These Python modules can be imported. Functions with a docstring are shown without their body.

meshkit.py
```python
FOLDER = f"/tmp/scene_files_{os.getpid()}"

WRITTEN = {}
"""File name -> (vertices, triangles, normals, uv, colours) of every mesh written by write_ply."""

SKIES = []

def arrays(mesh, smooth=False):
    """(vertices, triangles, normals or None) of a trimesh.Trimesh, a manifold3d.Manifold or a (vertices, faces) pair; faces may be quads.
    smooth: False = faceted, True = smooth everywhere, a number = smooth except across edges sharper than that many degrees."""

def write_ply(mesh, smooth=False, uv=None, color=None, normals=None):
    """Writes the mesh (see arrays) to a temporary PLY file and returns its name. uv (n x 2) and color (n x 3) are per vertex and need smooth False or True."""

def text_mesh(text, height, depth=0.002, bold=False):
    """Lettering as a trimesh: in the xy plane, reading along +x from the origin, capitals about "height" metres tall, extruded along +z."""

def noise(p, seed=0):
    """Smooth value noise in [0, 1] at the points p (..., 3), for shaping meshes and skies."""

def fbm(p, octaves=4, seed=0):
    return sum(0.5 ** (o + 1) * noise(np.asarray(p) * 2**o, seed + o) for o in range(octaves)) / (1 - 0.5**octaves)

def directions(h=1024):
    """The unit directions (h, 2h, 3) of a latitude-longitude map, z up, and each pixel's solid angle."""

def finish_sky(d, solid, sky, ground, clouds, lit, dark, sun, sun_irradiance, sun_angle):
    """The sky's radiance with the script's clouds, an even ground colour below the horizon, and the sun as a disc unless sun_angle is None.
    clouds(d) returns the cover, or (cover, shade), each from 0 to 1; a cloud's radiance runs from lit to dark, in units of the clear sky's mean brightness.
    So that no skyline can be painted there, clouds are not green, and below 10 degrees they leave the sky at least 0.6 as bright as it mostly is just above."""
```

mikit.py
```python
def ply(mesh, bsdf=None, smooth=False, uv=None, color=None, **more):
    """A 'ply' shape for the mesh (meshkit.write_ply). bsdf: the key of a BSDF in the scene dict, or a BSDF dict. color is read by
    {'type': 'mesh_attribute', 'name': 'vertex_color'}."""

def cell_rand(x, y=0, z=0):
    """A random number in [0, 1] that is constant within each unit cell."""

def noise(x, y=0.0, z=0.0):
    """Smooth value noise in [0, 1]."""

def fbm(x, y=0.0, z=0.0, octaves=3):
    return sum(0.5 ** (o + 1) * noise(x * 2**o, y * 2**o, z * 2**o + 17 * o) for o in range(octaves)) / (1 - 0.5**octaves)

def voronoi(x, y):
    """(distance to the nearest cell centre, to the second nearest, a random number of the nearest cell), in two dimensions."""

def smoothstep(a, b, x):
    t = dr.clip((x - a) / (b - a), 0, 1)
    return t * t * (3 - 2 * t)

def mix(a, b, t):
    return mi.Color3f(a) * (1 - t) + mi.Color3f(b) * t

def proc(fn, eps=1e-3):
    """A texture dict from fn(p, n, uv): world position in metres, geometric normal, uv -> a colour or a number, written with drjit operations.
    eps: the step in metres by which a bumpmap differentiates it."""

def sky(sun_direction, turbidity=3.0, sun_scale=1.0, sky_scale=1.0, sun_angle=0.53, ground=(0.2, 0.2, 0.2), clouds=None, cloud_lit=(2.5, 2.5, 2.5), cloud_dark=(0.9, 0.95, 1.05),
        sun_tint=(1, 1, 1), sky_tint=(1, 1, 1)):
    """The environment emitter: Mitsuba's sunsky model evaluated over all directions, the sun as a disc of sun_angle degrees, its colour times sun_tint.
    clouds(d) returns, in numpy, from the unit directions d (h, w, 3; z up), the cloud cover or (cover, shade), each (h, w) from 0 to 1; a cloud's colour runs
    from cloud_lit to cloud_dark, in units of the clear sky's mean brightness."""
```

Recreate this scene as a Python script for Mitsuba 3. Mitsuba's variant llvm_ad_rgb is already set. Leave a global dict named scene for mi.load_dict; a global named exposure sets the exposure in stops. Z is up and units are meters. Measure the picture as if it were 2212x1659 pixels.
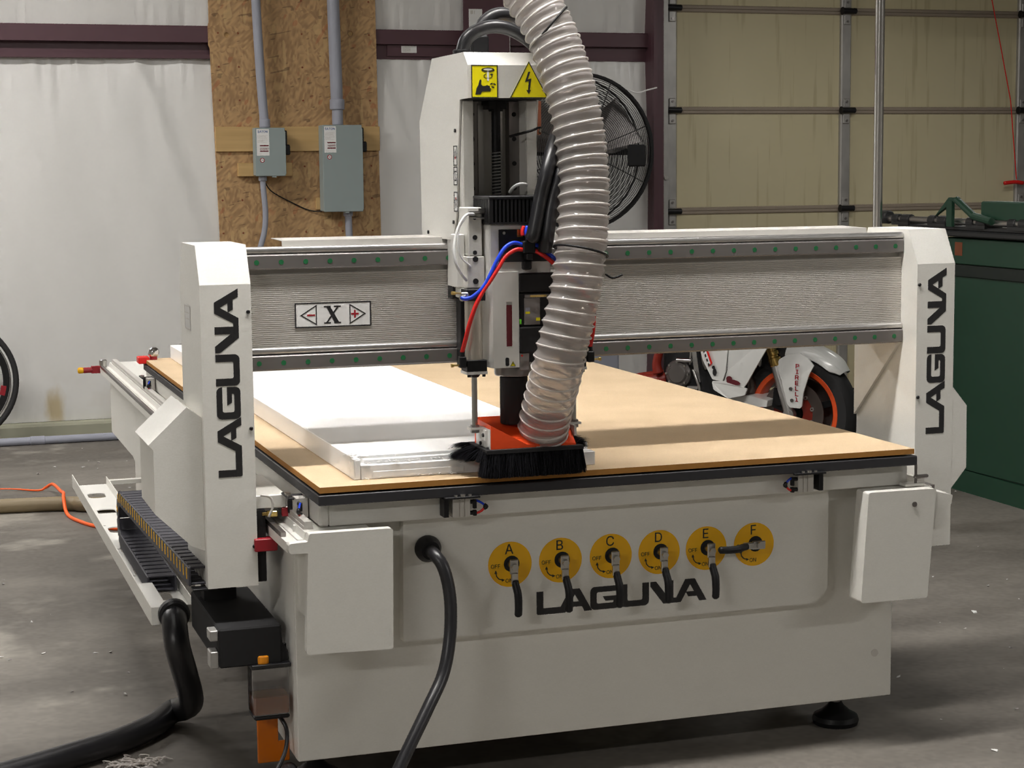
import math, random
import numpy as np, trimesh, mitsuba as mi, drjit as dr
import mikit, meshkit
from mikit import proc, noise, fbm, voronoi, cell_rand, smoothstep, mix
from shapely.geometry import Polygon, Point, box as sbox, LineString
from shapely import affinity, union_all
PI = math.pi
scene, labels, used = {}, {}, {}
Z0 = 0.77                      # the table top stands 0.77 m above the floor; all heights below count from the table top

# ---------------------------------------------------------------- camera
def camera():
    f, yaw, pitch, roll = 3952.55, 0.3233116, 0.1178733, 0.0099193
    o = np.array([-0.8799511, -3.9966646, 0.7130005 + Z0])
    fw = np.array([math.sin(yaw)*math.cos(pitch), math.cos(yaw)*math.cos(pitch), -math.sin(pitch)])
    r = np.array([math.cos(yaw), -math.sin(yaw), 0]); d = np.cross(fw, r)
    r2 = math.cos(roll)*r + math.sin(roll)*d; d2 = -math.sin(roll)*r + math.cos(roll)*d
    m = np.eye(4); m[:3, 0], m[:3, 1], m[:3, 2], m[:3, 3] = -r2, -d2, fw, o
    return {'type': 'perspective', 'fov': 2*math.degrees(math.atan(1106/f)), 'fov_axis': 'x', 'near_clip': .05, 'far_clip': 100., 'to_world': mi.ScalarTransform4f(m.tolist())}
scene['camera'] = camera()

# ---------------------------------------------------------------- light (the hall's ceiling lights; fixtures are built with their lamps below)
exposure = 0.0
WARM = (1.0, 0.968, 0.925)
# rows of long tubes along x, most of them over the left half of the hall: x, y, z, half length, half width, radiance
LIGHTS = [(0.3, -0.30, 2.85, 1.35, .12, 84.), (-2.1, 4.45, 2.95, 1.4, .12, 76.), (4.7, 4.6, 1.95, .7, .12, 20.), (-4.4, -4.3, 2.5, 1.2, .12, 66.), (6.2, -4.3, 2.5, 1.2, .12, 66.), (0.6, 2.0, 3.0, 1.2, .12, 8.)]

# ---------------------------------------------------------------- materials
def lin(*c):
    return [((x/255/12.92) if x/255 < .04045 else ((x/255+.055)/1.055)**2.4) for x in c]
def rgb(c): return {'type': 'rgb', 'value': list(c)}
def mat(name, c, rough=.5, metal=0., spec=.5, clear=0., two=False, **kw):
    base = c if isinstance(c, dict) else rgb(c)
    d = {'type': 'principled', 'base_color': base, 'roughness': rough, 'metallic': metal, 'specular': spec, **kw}
    if clear: d.update(clearcoat=clear, clearcoat_gloss=.9)
    scene['m_'+name] = {'type': 'twosided', 'b': d}
    return name

def t_floor(p, n, uv):
    a = fbm(p.x*.9+3, p.y*2.2, 0, 4); b = fbm(p.x*3.1, p.y*5.5+7, 2., 4); s = noise(p.x*70, p.y*70)
    c = mix((.100, .090, .078), (.175, .160, .140), smoothstep(.3, .72, a*.6+b*.4))
    c = mix(c, (.100, .088, .074), smoothstep(.58, .78, fbm(p.x*1.7+20, p.y*3.4+4, 5., 4))*.65)
    c = mix(c, (.33, .31, .27), smoothstep(.62, .76, fbm(p.x*2.3+9, p.y*2.6+30, 8., 5))*.5)
    return c*(.92+.16*s)
def t_osb(p, n, uv):
    g = lambda a, sx, sz, k: noise((p.x*math.cos(a)+p.z*math.sin(a))*sx+k, (-p.x*math.sin(a)+p.z*math.cos(a))*sz+k*1.7)
    s1 = g(1.35, 40., 105., 0.); s2 = g(1.9, 36., 92., 9.); s3 = g(.75, 34., 98., 23.)
    pick = fbm(p.x*9+4, p.z*9, 0, 3)
    s = dr.select(pick < .45, s1, dr.select(pick < .55, s2, s3))
    c = mix((.29, .168, .078), (.48, .305, .145), smoothstep(.05, .95, s*.7+.3*pick))
    c = mix(c, (.36, .10, .035), smoothstep(.84, .9, g(1.0, 13., 30., 51.))*.45)
    c = mix(c, (.55, .38, .18), smoothstep(.78, .86, g(1.6, 12., 36., 77.))*.55)
    return mix(c, (.06, .028, .012), smoothstep(.86, .92, g(.2, 20., 80., 91.))*.5)
def t_mdf(p, n, uv):
    return mix((.51, .385, .245), (.575, .44, .29), fbm(p.x*9, p.y*9, p.z*9, 3))*(.95+.1*noise(p.x*420, p.y*420, p.z*420))
def t_door(p, n, uv):
    st = fbm(p.x*30, p.z*1.6, 3., 4); big = fbm(p.x*1.3, p.z*1.1, 9., 3)
    c = mix((.50, .445, .275), (.56, .51, .345), big)
    return mix(c, (.36, .31, .17), smoothstep(.60, .80, st)*.5)
def t_paint(p, n, uv):
    return mix((.655, .645, .60), (.69, .68, .64), noise(p.x*330, p.y*330, p.z*330))
def t_vinyl(p, n, uv):
    stain = smoothstep(.115, .03, dr.sqrt(dr.square((p.x+.066)*1.6)+dr.square((p.z-.145)*.75)) + .05*(fbm(p.x*30, p.z*14, 1., 3)-.5))
    c = mix((.69, .685, .665), (.74, .735, .715), fbm(p.x*3, p.z*1.5, 4., 3))
    c = mix(c, (.50, .44, .36), smoothstep(.55, .8, fbm(p.x*4+8, p.z*5, 0., 4))*smoothstep(.45, .1, p.z)*.45)
    return mix(c, (.45, .33, .12), stain*.7)
def t_galv(p, n, uv):
    return mix((.30, .295, .285), (.44, .43, .41), fbm(p.x*22, p.y*22, p.z*9, 3))
def t_pine(p, n, uv):
    return mix((.42, .265, .10), (.55, .37, .165), fbm(p.x*3, p.y*40, p.z*42, 3))
mat('paint', proc(t_paint), .38)
mat('floor_concrete', proc(t_floor), .62)
mat('osb', proc(t_osb), .7)
mat('mdf', proc(t_mdf), .72, spec=.25)
mat('mdf_edge', lin(158, 112, 58), .8, spec=.2)
mat('door_skin', proc(t_door), .6)
mat('vinyl', proc(t_vinyl), .30)
mat('galvanised', proc(t_galv), .45, metal=.55)
mat('pine', proc(t_pine), .6)
mat('white_plain', (.66, .65, .62), .4)
mat('plastic_slab', (.92, .92, .91), .28, spec=.5)
mat('black_bed', lin(38, 38, 42), .55)
mat('alu', (.62, .61, .60), .32, metal=.9)
mat('alu_matt', (.56, .54, .505), .5, metal=.25)
mat('chrome', (.78, .77, .77), .12, metal=1.)
mat('steel_dark', (.24, .225, .22), .3, metal=.85)
mat('zinc', (.55, .54, .52), .28, metal=1.)
mat('black', (.010, .010, .011), .45, spec=.25)
mat('black_gloss', (.011, .011, .013), .2)
mat('black_matt', (.016, .016, .017), .8, spec=.25)
mat('print_black', (.010, .010, .011), .5)
mat('rubber', (.014, .014, .016), .62)
mat('green_plug', lin(18, 92, 52), .5)
mat('yellow', lin(226, 170, 8), .5)
mat('yellow_sign', lin(240, 226, 16), .4)
mat('orange', lin(236, 78, 30), .38)
mat('orange_hose', lin(255, 104, 40), .4)
mat('red', lin(214, 34, 30), .4)
mat('dark_red', lin(140, 22, 34), .5)
mat('label_red', lin(92, 22, 32), .5)
mat('blue', lin(24, 62, 200), .3)
mat('sticker_white', (.75, .75, .74), .45)
mat('label_blue', lin(40, 70, 130), .5)
mat('grey_box', lin(140, 152, 152), .45)
mat('pvc_grey', lin(150, 153, 165), .45)
mat('chain_black', lin(50, 50, 58), .5)
mat('joint', (.27, .225, .175), .6)
mat('rail_grey', (.15, .14, .135), .35, metal=.3)
mat('tube_steel', (.50, .46, .40), .33, metal=.6)
mat('maroon', lin(78, 50, 58), .5)
mat('sill', lin(150, 150, 132), .7)
mat('dumpster_green', lin(24, 60, 43), .5)
mat('dumpster_dark', lin(14, 26, 21), .5)
mat('rust', lin(120, 66, 40), .8)
mat('lid_black', (.018, .019, .02), .45)
mat('bike_white', (.70, .70, .68), .18, clear=.6)
mat('bike_orange', lin(226, 84, 36), .35)
mat('bike_red', lin(130, 34, 20), .45)
mat('gold', (.62, .42, .14), .22, metal=1.)
mat('disc_steel', (.16, .13, .12), .4, metal=.8)
mat('tyre', (.017, .017, .018), .7)
mat('amber', lin(210, 110, 10), .35)
mat('amber_cap', lin(240, 150, 20), .4)
mat('green_light', lin(120, 230, 60), .4)
mat('brass', (.66, .47, .16), .3, metal=1.)
mat('hose_black', (.013, .013, .015), .34)
mat('hose_grey', lin(88, 92, 100), .4)
mat('pipe_clay', lin(132, 118, 92), .5)
mat('ceiling', (.30, .29, .27), .8)
mat('plain_wall', (.32, .31, .28), .7)
mat('cage_wire', (.03, .03, .03), .5, metal=.4)
scene['m_pvc_clear'] = {'type': 'principledthin', 'base_color': rgb((.95, .91, .89)), 'roughness': .10, 'spec_trans': .68, 'diff_trans': .8, 'eta': 1.5}
scene['m_pvc_rib'] = {'type': 'principledthin', 'base_color': rgb((.90, .87, .84)), 'roughness': .16, 'spec_trans': .12, 'diff_trans': .7, 'eta': 1.5}
scene['m_clear_case'] = {'type': 'thindielectric', 'int_ior': 1.49}
scene['m_oil'] = {'type': 'principled', 'base_color': rgb(lin(150, 70, 12)), 'roughness': .1, 'spec_trans': .6}
scene['m_lamp_case'] = {'type': 'diffuse', 'reflectance': rgb((.7, .7, .7))}

# ---------------------------------------------------------------- mesh helpers
def TM(v, f): return trimesh.Trimesh(np.asarray(v, float), np.asarray(f, int), process=False)
def join(*ms):
    ms = [m for m in (ms[0] if len(ms) == 1 and isinstance(ms[0], (list, tuple)) else ms)]
    return trimesh.util.concatenate(ms) if len(ms) > 1 else ms[0]
def hull(pts): return trimesh.Trimesh(np.asarray(pts, float)).convex_hull if False else trimesh.convex.convex_hull(np.asarray(pts, float))
def bx(x0, x1, y0, y1, z0, z1, c=0.0):
    lo, hi = np.array([x0, y0, z0], float), np.array([x1, y1, z1], float)
    if c <= 0:
        m = trimesh.creation.box(extents=hi-lo); m.apply_translation((lo+hi)/2); return m
    c = min(c, *(.45*(hi-lo)))
    P = []
    for sx in (0, 1):
        for sy in (0, 1):
            for sz in (0, 1):
                s = np.array([sx, sy, sz]); q = np.where(s, hi, lo); ins = np.where(s, -c, c)
                for k in range(3):
                    t = q + ins; t[k] = q[k]; P.append(t)
    return hull(P)
def poly(pts): 
    p = pts if hasattr(pts, 'geom_type') else Polygon(pts)
    return p if p.is_valid else p.buffer(0)
def ext(pts, axis, a, b):
    """Extrude a 2-D outline: axis 'y' takes (x, z), 'x' takes (y, z), 'z' takes (x, y)."""
    p = poly(pts); h = b-a
    m = join([trimesh.creation.extrude_polygon(g, h, engine='earcut') for g in (p.geoms if hasattr(p, 'geoms') else [p])])
    v = np.array(m.vertices)
    if axis == 'y': v = np.c_[v[:, 0], b-v[:, 2], v[:, 1]]
    elif axis == 'x': v = np.c_[a+v[:, 2], v[:, 0], v[:, 1]]
    else: v = np.c_[v[:, 0], v[:, 1], a+v[:, 2]]
    return TM(v, m.faces)
def rrect(x0, y0, x1, y1, r): return sbox(x0+r, y0+r, x1-r, y1-r).buffer(r, 6)
def spline(pts, k=8):
    P = np.asarray(pts, float); n = len(P)
    Q = np.vstack([2*P[0]-P[1], P, 2*P[-1]-P[-2]]); out = []
    for i in range(n-1):
        p0, p1, p2, p3 = Q[i:i+4]
        for t in np.arange(k)/k:
            out.append(.5*((2*p1)+(-p0+p2)*t+(2*p0-5*p1+4*p2-p3)*t*t+(-p0+3*p1-3*p2+p3)*t**3))
    out.append(P[-1]); return np.array(out)
def frames(P):
    T = np.gradient(P, axis=0); T /= np.linalg.norm(T, axis=1, keepdims=True)
    a = np.array([0, 0, 1.]) if abs(T[0][2]) < .9 else np.array([1., 0, 0])
    N = np.cross(T[0], a); N /= np.linalg.norm(N); Ns = []
    for t in T:
        N = N-t*(N@t); N /= np.linalg.norm(N); Ns.append(N)
    Ns = np.array(Ns); return T, Ns, np.cross(T, Ns)
def tube(pts, r, n=12, smooth=0, caps=True, closed=False):
    P = spline(pts, smooth) if smooth else np.asarray(pts, float)
    m = len(P); T, N, B = frames(P); R = np.broadcast_to(r, m) if np.ndim(r) == 0 or len(np.atleast_1d(r)) == m else np.interp(np.linspace(0, 1, m), np.linspace(0, 1, len(r)), r)
    a = np.arange(n)*2*PI/n
    V = (P[:, None]+R[:, None, None]*(np.cos(a)[None, :, None]*N[:, None]+np.sin(a)[None, :, None]*B[:, None])).reshape(-1, 3)
    F = []
    for i in range(m if closed else m-1):
        j = (i+1) % m
        for k in range(n):
            q = (k+1) % n; F += [[i*n+k, i*n+q, j*n+q], [i*n+k, j*n+q, j*n+k]]
    if caps and not closed:
        V = np.vstack([V, P[0], P[-1]]); c = m*n
        for k in range(n):
            q = (k+1) % n; F += [[c, q, k], [c+1, (m-1)*n+k, (m-1)*n+q]]
    return TM(V, F)
def ringpath(c, r, ax, n=40, a0=0, a1=2*PI):
    a = np.linspace(a0, a1, n, endpoint=abs(a1-a0) < 2*PI-1e-6); c = np.asarray(c, float)
    ax = np.asarray(ax, float)/np.linalg.norm(ax); u = np.cross(ax, [0, 0, 1.] if abs(ax[2]) < .9 else [1., 0, 0]); u /= np.linalg.norm(u); w = np.cross(ax, u)
    return c+r*(np.cos(a)[:, None]*u+np.sin(a)[:, None]*w)
def lathe(prof, o=(0, 0, 0), ax=(0, 0, 1), n=28):
    """prof: (radius, height along ax) pairs from bottom to top."""
    o = np.asarray(o, float); ax = np.asarray(ax, float); ax /= np.linalg.norm(ax)
    u = np.cross(ax, [0, 0, 1.] if abs(ax[2]) < .9 else [1., 0, 0]); u /= np.linalg.norm(u); w = np.cross(ax, u)
    a = np.arange(n)*2*PI/n; ring = np.cos(a)[:, None]*u+np.sin(a)[:, None]*w
    V = np.vstack([o+ax*h+max(r, 1e-5)*ring for r, h in prof]); F = []
    for i in range(len(prof)-1):
        for k in range(n):
            q = (k+1) % n; F += [[i*n+k, i*n+q, (i+1)*n+q], [i*n+k, (i+1)*n+q, (i+1)*n+k]]
    return TM(V, F)
def cyl(p0, p1, r, n=20, c=0.0):
    p0, p1 = np.asarray(p0, float), np.asarray(p1, float); L = np.linalg.norm(p1-p0)
    prof = [(0, 0), (r-c, 0)]+([(r, c), (r, L-c)] if c else [(r, L)])+([(r-c, L)] if c else [])+[(0, L)]
    return lathe(prof, p0, p1-p0, n)
def disc_on_front(x, z, r, y, t=.0012, n=24): return cyl((x, y, z), (x, y-t, z), r, n)
def text(s, h, x, y, z, bold=False, depth=.0012, center=True, yaw=None):
    """Lettering on a face that looks to -y."""
    m = meshkit.text_mesh(s, h, depth, bold); v = np.array(m.vertices)
    if center: v[:, 0] -= (v[:, 0].min()+v[:, 0].max())/2
    return TM(np.c_[x+v[:, 0], y-v[:, 2], z+v[:, 1]], m.faces)
def rotz(m, a, o):
    v = np.array(m.vertices)-o; c, s = math.cos(a), math.sin(a)
    return TM(np.c_[v[:, 0]*c-v[:, 1]*s, v[:, 0]*s+v[:, 1]*c, v[:, 2]]+o, m.faces)
def roty(m, a, o):
    """Turns what lies in a front face (x, z) counter-clockwise by a about o."""
    v = np.array(m.vertices)-np.asarray(o, float); c, s = math.cos(a), math.sin(a)
    return TM(np.c_[v[:, 0]*c-v[:, 2]*s, v[:, 1], v[:, 0]*s+v[:, 2]*c]+np.asarray(o, float), m.faces)
def move(m, dx=0, dy=0, dz=0): 
    return TM(np.array(m.vertices)+[dx, dy, dz], m.faces)

# ---------------------------------------------------------------- the scene's objects
def key_of(name):
    n = used.get(name, 0); used[name] = n+1
    return name if n == 0 else f'{name}_{n:03d}'
def put(key, mesh, m, smooth=30, **kw):
    v = np.array(mesh.vertices); v[:, 2] += Z0
    scene[key] = mikit.ply(TM(v, mesh.faces), 'm_'+m, smooth if smooth else False, **kw)
    return key
def tag(key, label=None, cat=None, group=None, kind=None):
    labels[key] = {k: v for k, v in dict(label=label, category=cat, group=group, kind=kind).items() if v}
def thing(name, label, cat, group=None):
    k = key_of(name); tag(k, label, cat, group); return k
def solo(name, mesh, m, label, cat, group=None, smooth=30, kind=None):
    k = key_of(name); tag(k, label, cat, group, kind); return put(k, mesh, m, smooth)
def part(parent, name, mesh, m, smooth=30, label=None, kind=None):
    k = key_of(parent+'__'+name); put(k, mesh, m, smooth)
    if label or kind: tag(k, label, None, None, kind)
    return k
def struct(name, mesh, m, label=None, smooth=30):
    k = key_of(name); tag(k, label, None, None, 'structure'); return put(k, mesh, m, smooth)
def group_of(name, label=None):
    k = key_of(name); tag(k, label, None, None, 'structure'); return k

# ================================================================ the hall
FL, WY, CE = -Z0, 6.65, 3.75
struct('floor', bx(-6.2, 9.2, -8.2, WY+.15, FL-.12, FL), 'floor_concrete', 'worn grey brown concrete floor with stains and white specks')
struct('ceiling', bx(-6.2, 9.2, -8.2, WY+.15, CE, CE+.1), 'ceiling')
struct('wall_left', bx(-6.2, -6.0, -8.0, WY, FL, CE), 'plain_wall')
struct('wall_right', bx(9.0, 9.2, -8.0, WY, FL, CE), 'plain_wall')
struct('wall_front', bx(-6.2, 9.2, -8.2, -8.0, FL, CE), 'plain_wall')
struct('wall_back', join(bx(-6.2, 3.66, WY+.02, WY+.15, FL, CE), bx(3.66, 8.2, WY+.02, WY+.15, 2.5, CE), bx(8.2, 9.2, WY+.02, WY+.15, FL, CE)), 'plain_wall')
def vinyl(x0, x1, z0, z1, seed, pinch_hi, pinch_lo):
    """Quilted facing of the wall insulation, stretched between two steel girts."""
    nx, nz = int((x1-x0)/.018), int((z1-z0)/.04)
    X, Z = np.meshgrid(np.linspace(x0, x1, nx), np.linspace(z0, z1, nz)); t = (Z-z0)/(z1-z0)
    P = lambda a, b, s: meshkit.noise(np.stack([X*a, Z*b, X*0+s], -1), seed)-.5
    D = .045*np.sin(PI*np.clip(t, 0, 1))**.6
    D += .030*(meshkit.fbm(np.stack([X*1.6, Z*.6, X*0], -1), 3, seed)-.5)
    D += .030*(meshkit.fbm(np.stack([X*5.+Z*1.6, Z*.45, X*0+3], -1), 3, seed)-.5)+.016*(meshkit.fbm(np.stack([X*13.+Z*4.5, Z*.7, X*0+6], -1), 3, seed)-.5)
    hi, lo = np.exp(-(1-t)*(z1-z0)/.22)*pinch_hi, np.exp(-t*(z1-z0)/.2)*pinch_lo
    D += (hi+lo)*(.016*P(34, .6, 5.)+.011*P(75, .5, 8.))
    rows = np.arange(nz*nx).reshape(nz, nx)
    a, b, c, d = rows[:-1, :-1], rows[:-1, 1:], rows[1:, 1:], rows[1:, :-1]
    F = np.vstack([np.stack([a, b, c], -1).reshape(-1, 3), np.stack([a, c, d], -1).reshape(-1, 3)])
    return TM(np.stack([X, WY-.004-np.maximum(D, 0), Z], -1).reshape(-1, 3), F)
part('wall_back', 'insulation_sheet', vinyl(-6, 3.60, -.70, 1.37, 3, 1., .35), 'vinyl', True, 'white vinyl insulation facing with hanging folds below the girt')
part('wall_back', 'insulation_sheet', vinyl(-6, 3.60, 1.50, 3.75, 9, .4, .7), 'vinyl', True, 'pale insulation facing above the girt')
struct('trim_1', ext([(WY+.02, FL), (WY-.10, FL), (WY-.10, FL+.055), (WY-.085, FL+.068), (WY+.02, FL+.068)], 'x', -6, 3.6), 'sill', 'grey green sill along the foot of the white wall', 0)
# girts: open steel channels
struct('trim_2', ext([(WY, 1.53), (WY-.055, 1.53), (WY-.06, 1.525), (WY-.06, 1.437), (WY-.055, 1.437), (WY-.055, 1.52), (WY-.003, 1.52), (WY-.003, 1.352), (WY-.055, 1.352), (WY-.055, 1.368), (WY-.06, 1.368), (WY-.06, 1.346), (WY, 1.346)], 'x', -6, .93), 'maroon', 'maroon steel girt on the wall left of the particle board', 0)
struct('trim_3', ext([(WY, 1.525), (WY-.055, 1.525), (WY-.06, 1.52), (WY-.06, 1.44), (WY-.02, 1.44), (WY-.02, 1.355), (WY, 1.355)], 'x', 1.80, 3.58), 'maroon', 'dark maroon steel girt right of the particle board', 0)
part('trim_3', 'splice_plate', bx(1.92, 2.36, WY-.034, WY-.0205, 1.372, 1.438), 'maroon')
st = part('trim_3', 'sticker', bx(2.006, 2.100, WY-.0355, WY-.0345, 1.392, 1.432), 'sticker_white', label='small white paper sticker')
part('trim_3', 'sticker__print', join(*[bx(2.013, 2.062, WY-.0362, WY-.0356, 1.399+.006*k, 1.4025+.006*k) for k in range(5)]), 'alu_matt')
def ibeam(x0, x1, y0, y1, t):
    return union_all([sbox(x0, y0, x1, y0+t), sbox(x0, y1-t, x1, y1), sbox((x0+x1)/2-t/2, y0, (x0+x1)/2+t/2, y1)])
struct('trim_4', ext(ibeam(2.36, 2.645, WY-.145, WY-.002, .012), 'z', FL, CE), 'maroon', 'dark maroon steel wall column behind the white machine head', 0)
part('trim_4', 'tag', bx(2.392, 2.475, WY-.1475, WY-.1455, 1.405, 1.645), 'sticker_white', label='white paper tag')
part('trim_4', 'tag__print', join(bx(2.402, 2.418, WY-.1482, WY-.1476, 1.615, 1.637), bx(2.402, 2.416, WY-.1482, WY-.1476, 1.520, 1.538), bx(2.424, 2.428, WY-.1482, WY-.1476, 1.615, 1.637)), 'alu_matt')
part('trim_4', 'ground_rod', cyl((2.66, WY-.09, FL), (2.66, WY-.09, CE), .007, 10), 'zinc')
struct('trim_5', join(bx(3.575, 3.655, WY-.12, WY, FL, CE, .004), bx(3.575, 3.60, WY-.15, WY-.12, FL, CE)), 'maroon', 'black looking steel jamb beside the garage door', 0)

# ---------------------------------------------------------------- sectional garage door
DY = WY+.02
group_of('door_1', 'pale yellow sectional garage door with steel stiles and hinges')
HZ = [-.832+.6297*k for k in range(6)]                 # hinge heights
ST = [3.756, 4.978, 6.303, 7.62]
for j in range(5):
    z0, z1 = max(HZ[j], FL)+.012, HZ[j+1]-.012
    for i in range(3):
        part('door_1', 'panel', bx(ST[i]-.02, ST[i+1]+.018, DY, DY+.04, z0, z1, .003), 'door_skin', 0)
    for i in range(3):
        part('door_1', 'joint_rail', ext([(DY+.002, HZ[j+1]-.023), (DY-.006, HZ[j+1]-.023), (DY-.012, HZ[j+1]-.017), (DY-.012, HZ[j+1]-.002), (DY-.008, HZ[j+1]), (DY-.012, HZ[j+1]+.002), (DY-.012, HZ[j+1]+.017), (DY-.006, HZ[j+1]+.023), (DY+.002, HZ[j+1]+.023)], 'x', ST[i]+.03, ST[i+1]-.03), 'joint', 0)
    for i in range(4):
        x = ST[i]
        part('door_1', 'stile', ext([(x-.036, DY), (x-.036, DY-.022), (x-.028, DY-.03), (x+.028, DY-.03), (x+.036, DY-.022), (x+.036, DY)], 'z', z0+.01, z1-.01), 'galvanised', 0)
        h = part('door_1', 'hinge', join(bx(x-.024, x+.024, DY-.04, DY-.03, HZ[j+1]-.085, HZ[j+1]-.02, .004), bx(x-.022, x+.022, DY-.04, DY-.03, HZ[j+1]+.02, HZ[j+1]+.075, .004), bx(x-.03, x+.03, DY-.046, DY-.02, HZ[j+1]-.022, HZ[j+1]+.022, .006)), 'galvanised', 0)
        part(h, 'pin', join(cyl((x-.042, DY-.052, HZ[j+1]), (x+.055, DY-.052, HZ[j+1]), .019, 14, .003), cyl((x-.048, DY-.052, HZ[j+1]), (x-.042, DY-.052, HZ[j+1]), .026, 14, .002)), 'black')
        part(h, 'bolt', join(*[cyl((x, DY-.04, HZ[j+1]+s), (x, DY-.047, HZ[j+1]+s), .008, 8) for s in (-.065, .055)]), 'steel_dark')
tr = part('door_1', 'track', join(bx(3.664, 3.676, DY-.10, DY, FL, CE-.1), bx(3.676, 3.700, DY-.10, DY-.092, FL, CE-.1), bx(3.686, 3.722, DY-.05, DY-.042, FL, CE-.1)), 'galvanised', 0)
part(tr, 'bracket_bolt', cyl((3.684, DY-.10, .64), (3.684, DY-.112, .64), .014, 10), 'zinc')
cord = part('door_1', 'pull_cord', tube([(6.02, DY-.05, 1.85), (6.1, DY-.06, 1.5), (6.19, DY-.062, 1.12), (6.25, DY-.06, .6)], .0035, 6), 'red', True)
part(cord, 'red_handle', tube([(6.155, DY-.062, .575), (6.20, DY-.062, .58), (6.25, DY-.062, .582), (6.30, DY-.062, .575)], .013, 10, 4), 'red', True)

# ---------------------------------------------------------------- ceiling lights (they hang above the picture's upper edge)
WHERE = ('over the near end of the router table', 'before the white wall at the left', 'before the garage door', 'near the left wall in front', 'near the right wall in front', 'over the far half of the table')
for (x, y, z, hl, hw, e), w in zip(LIGHTS, WHERE):
    t = thing('ceiling_light', 'long white tube light hanging from the ceiling '+w, 'ceiling light')
    part(t, 'housing', join(bx(x-hl-.03, x+hl+.03, y-hw-.02, y+hw+.02, z+.012, z+.08, .01), *[bx(x+s*hl*.7-.01, x+s*hl*.7+.01, y-.01, y+.01, z+.08, CE) for s in (-1, 1)]), 'lamp_case', 0)
    lk = key_of(t+'__lamp')
    put(lk, bx(x-hl, x+hl, y-hw, y+hw, z, z+.011), 'lamp_case', False); scene[lk]['emitter'] = {'type': 'area', 'radiance': rgb([e*c for c in WARM])}

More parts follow.
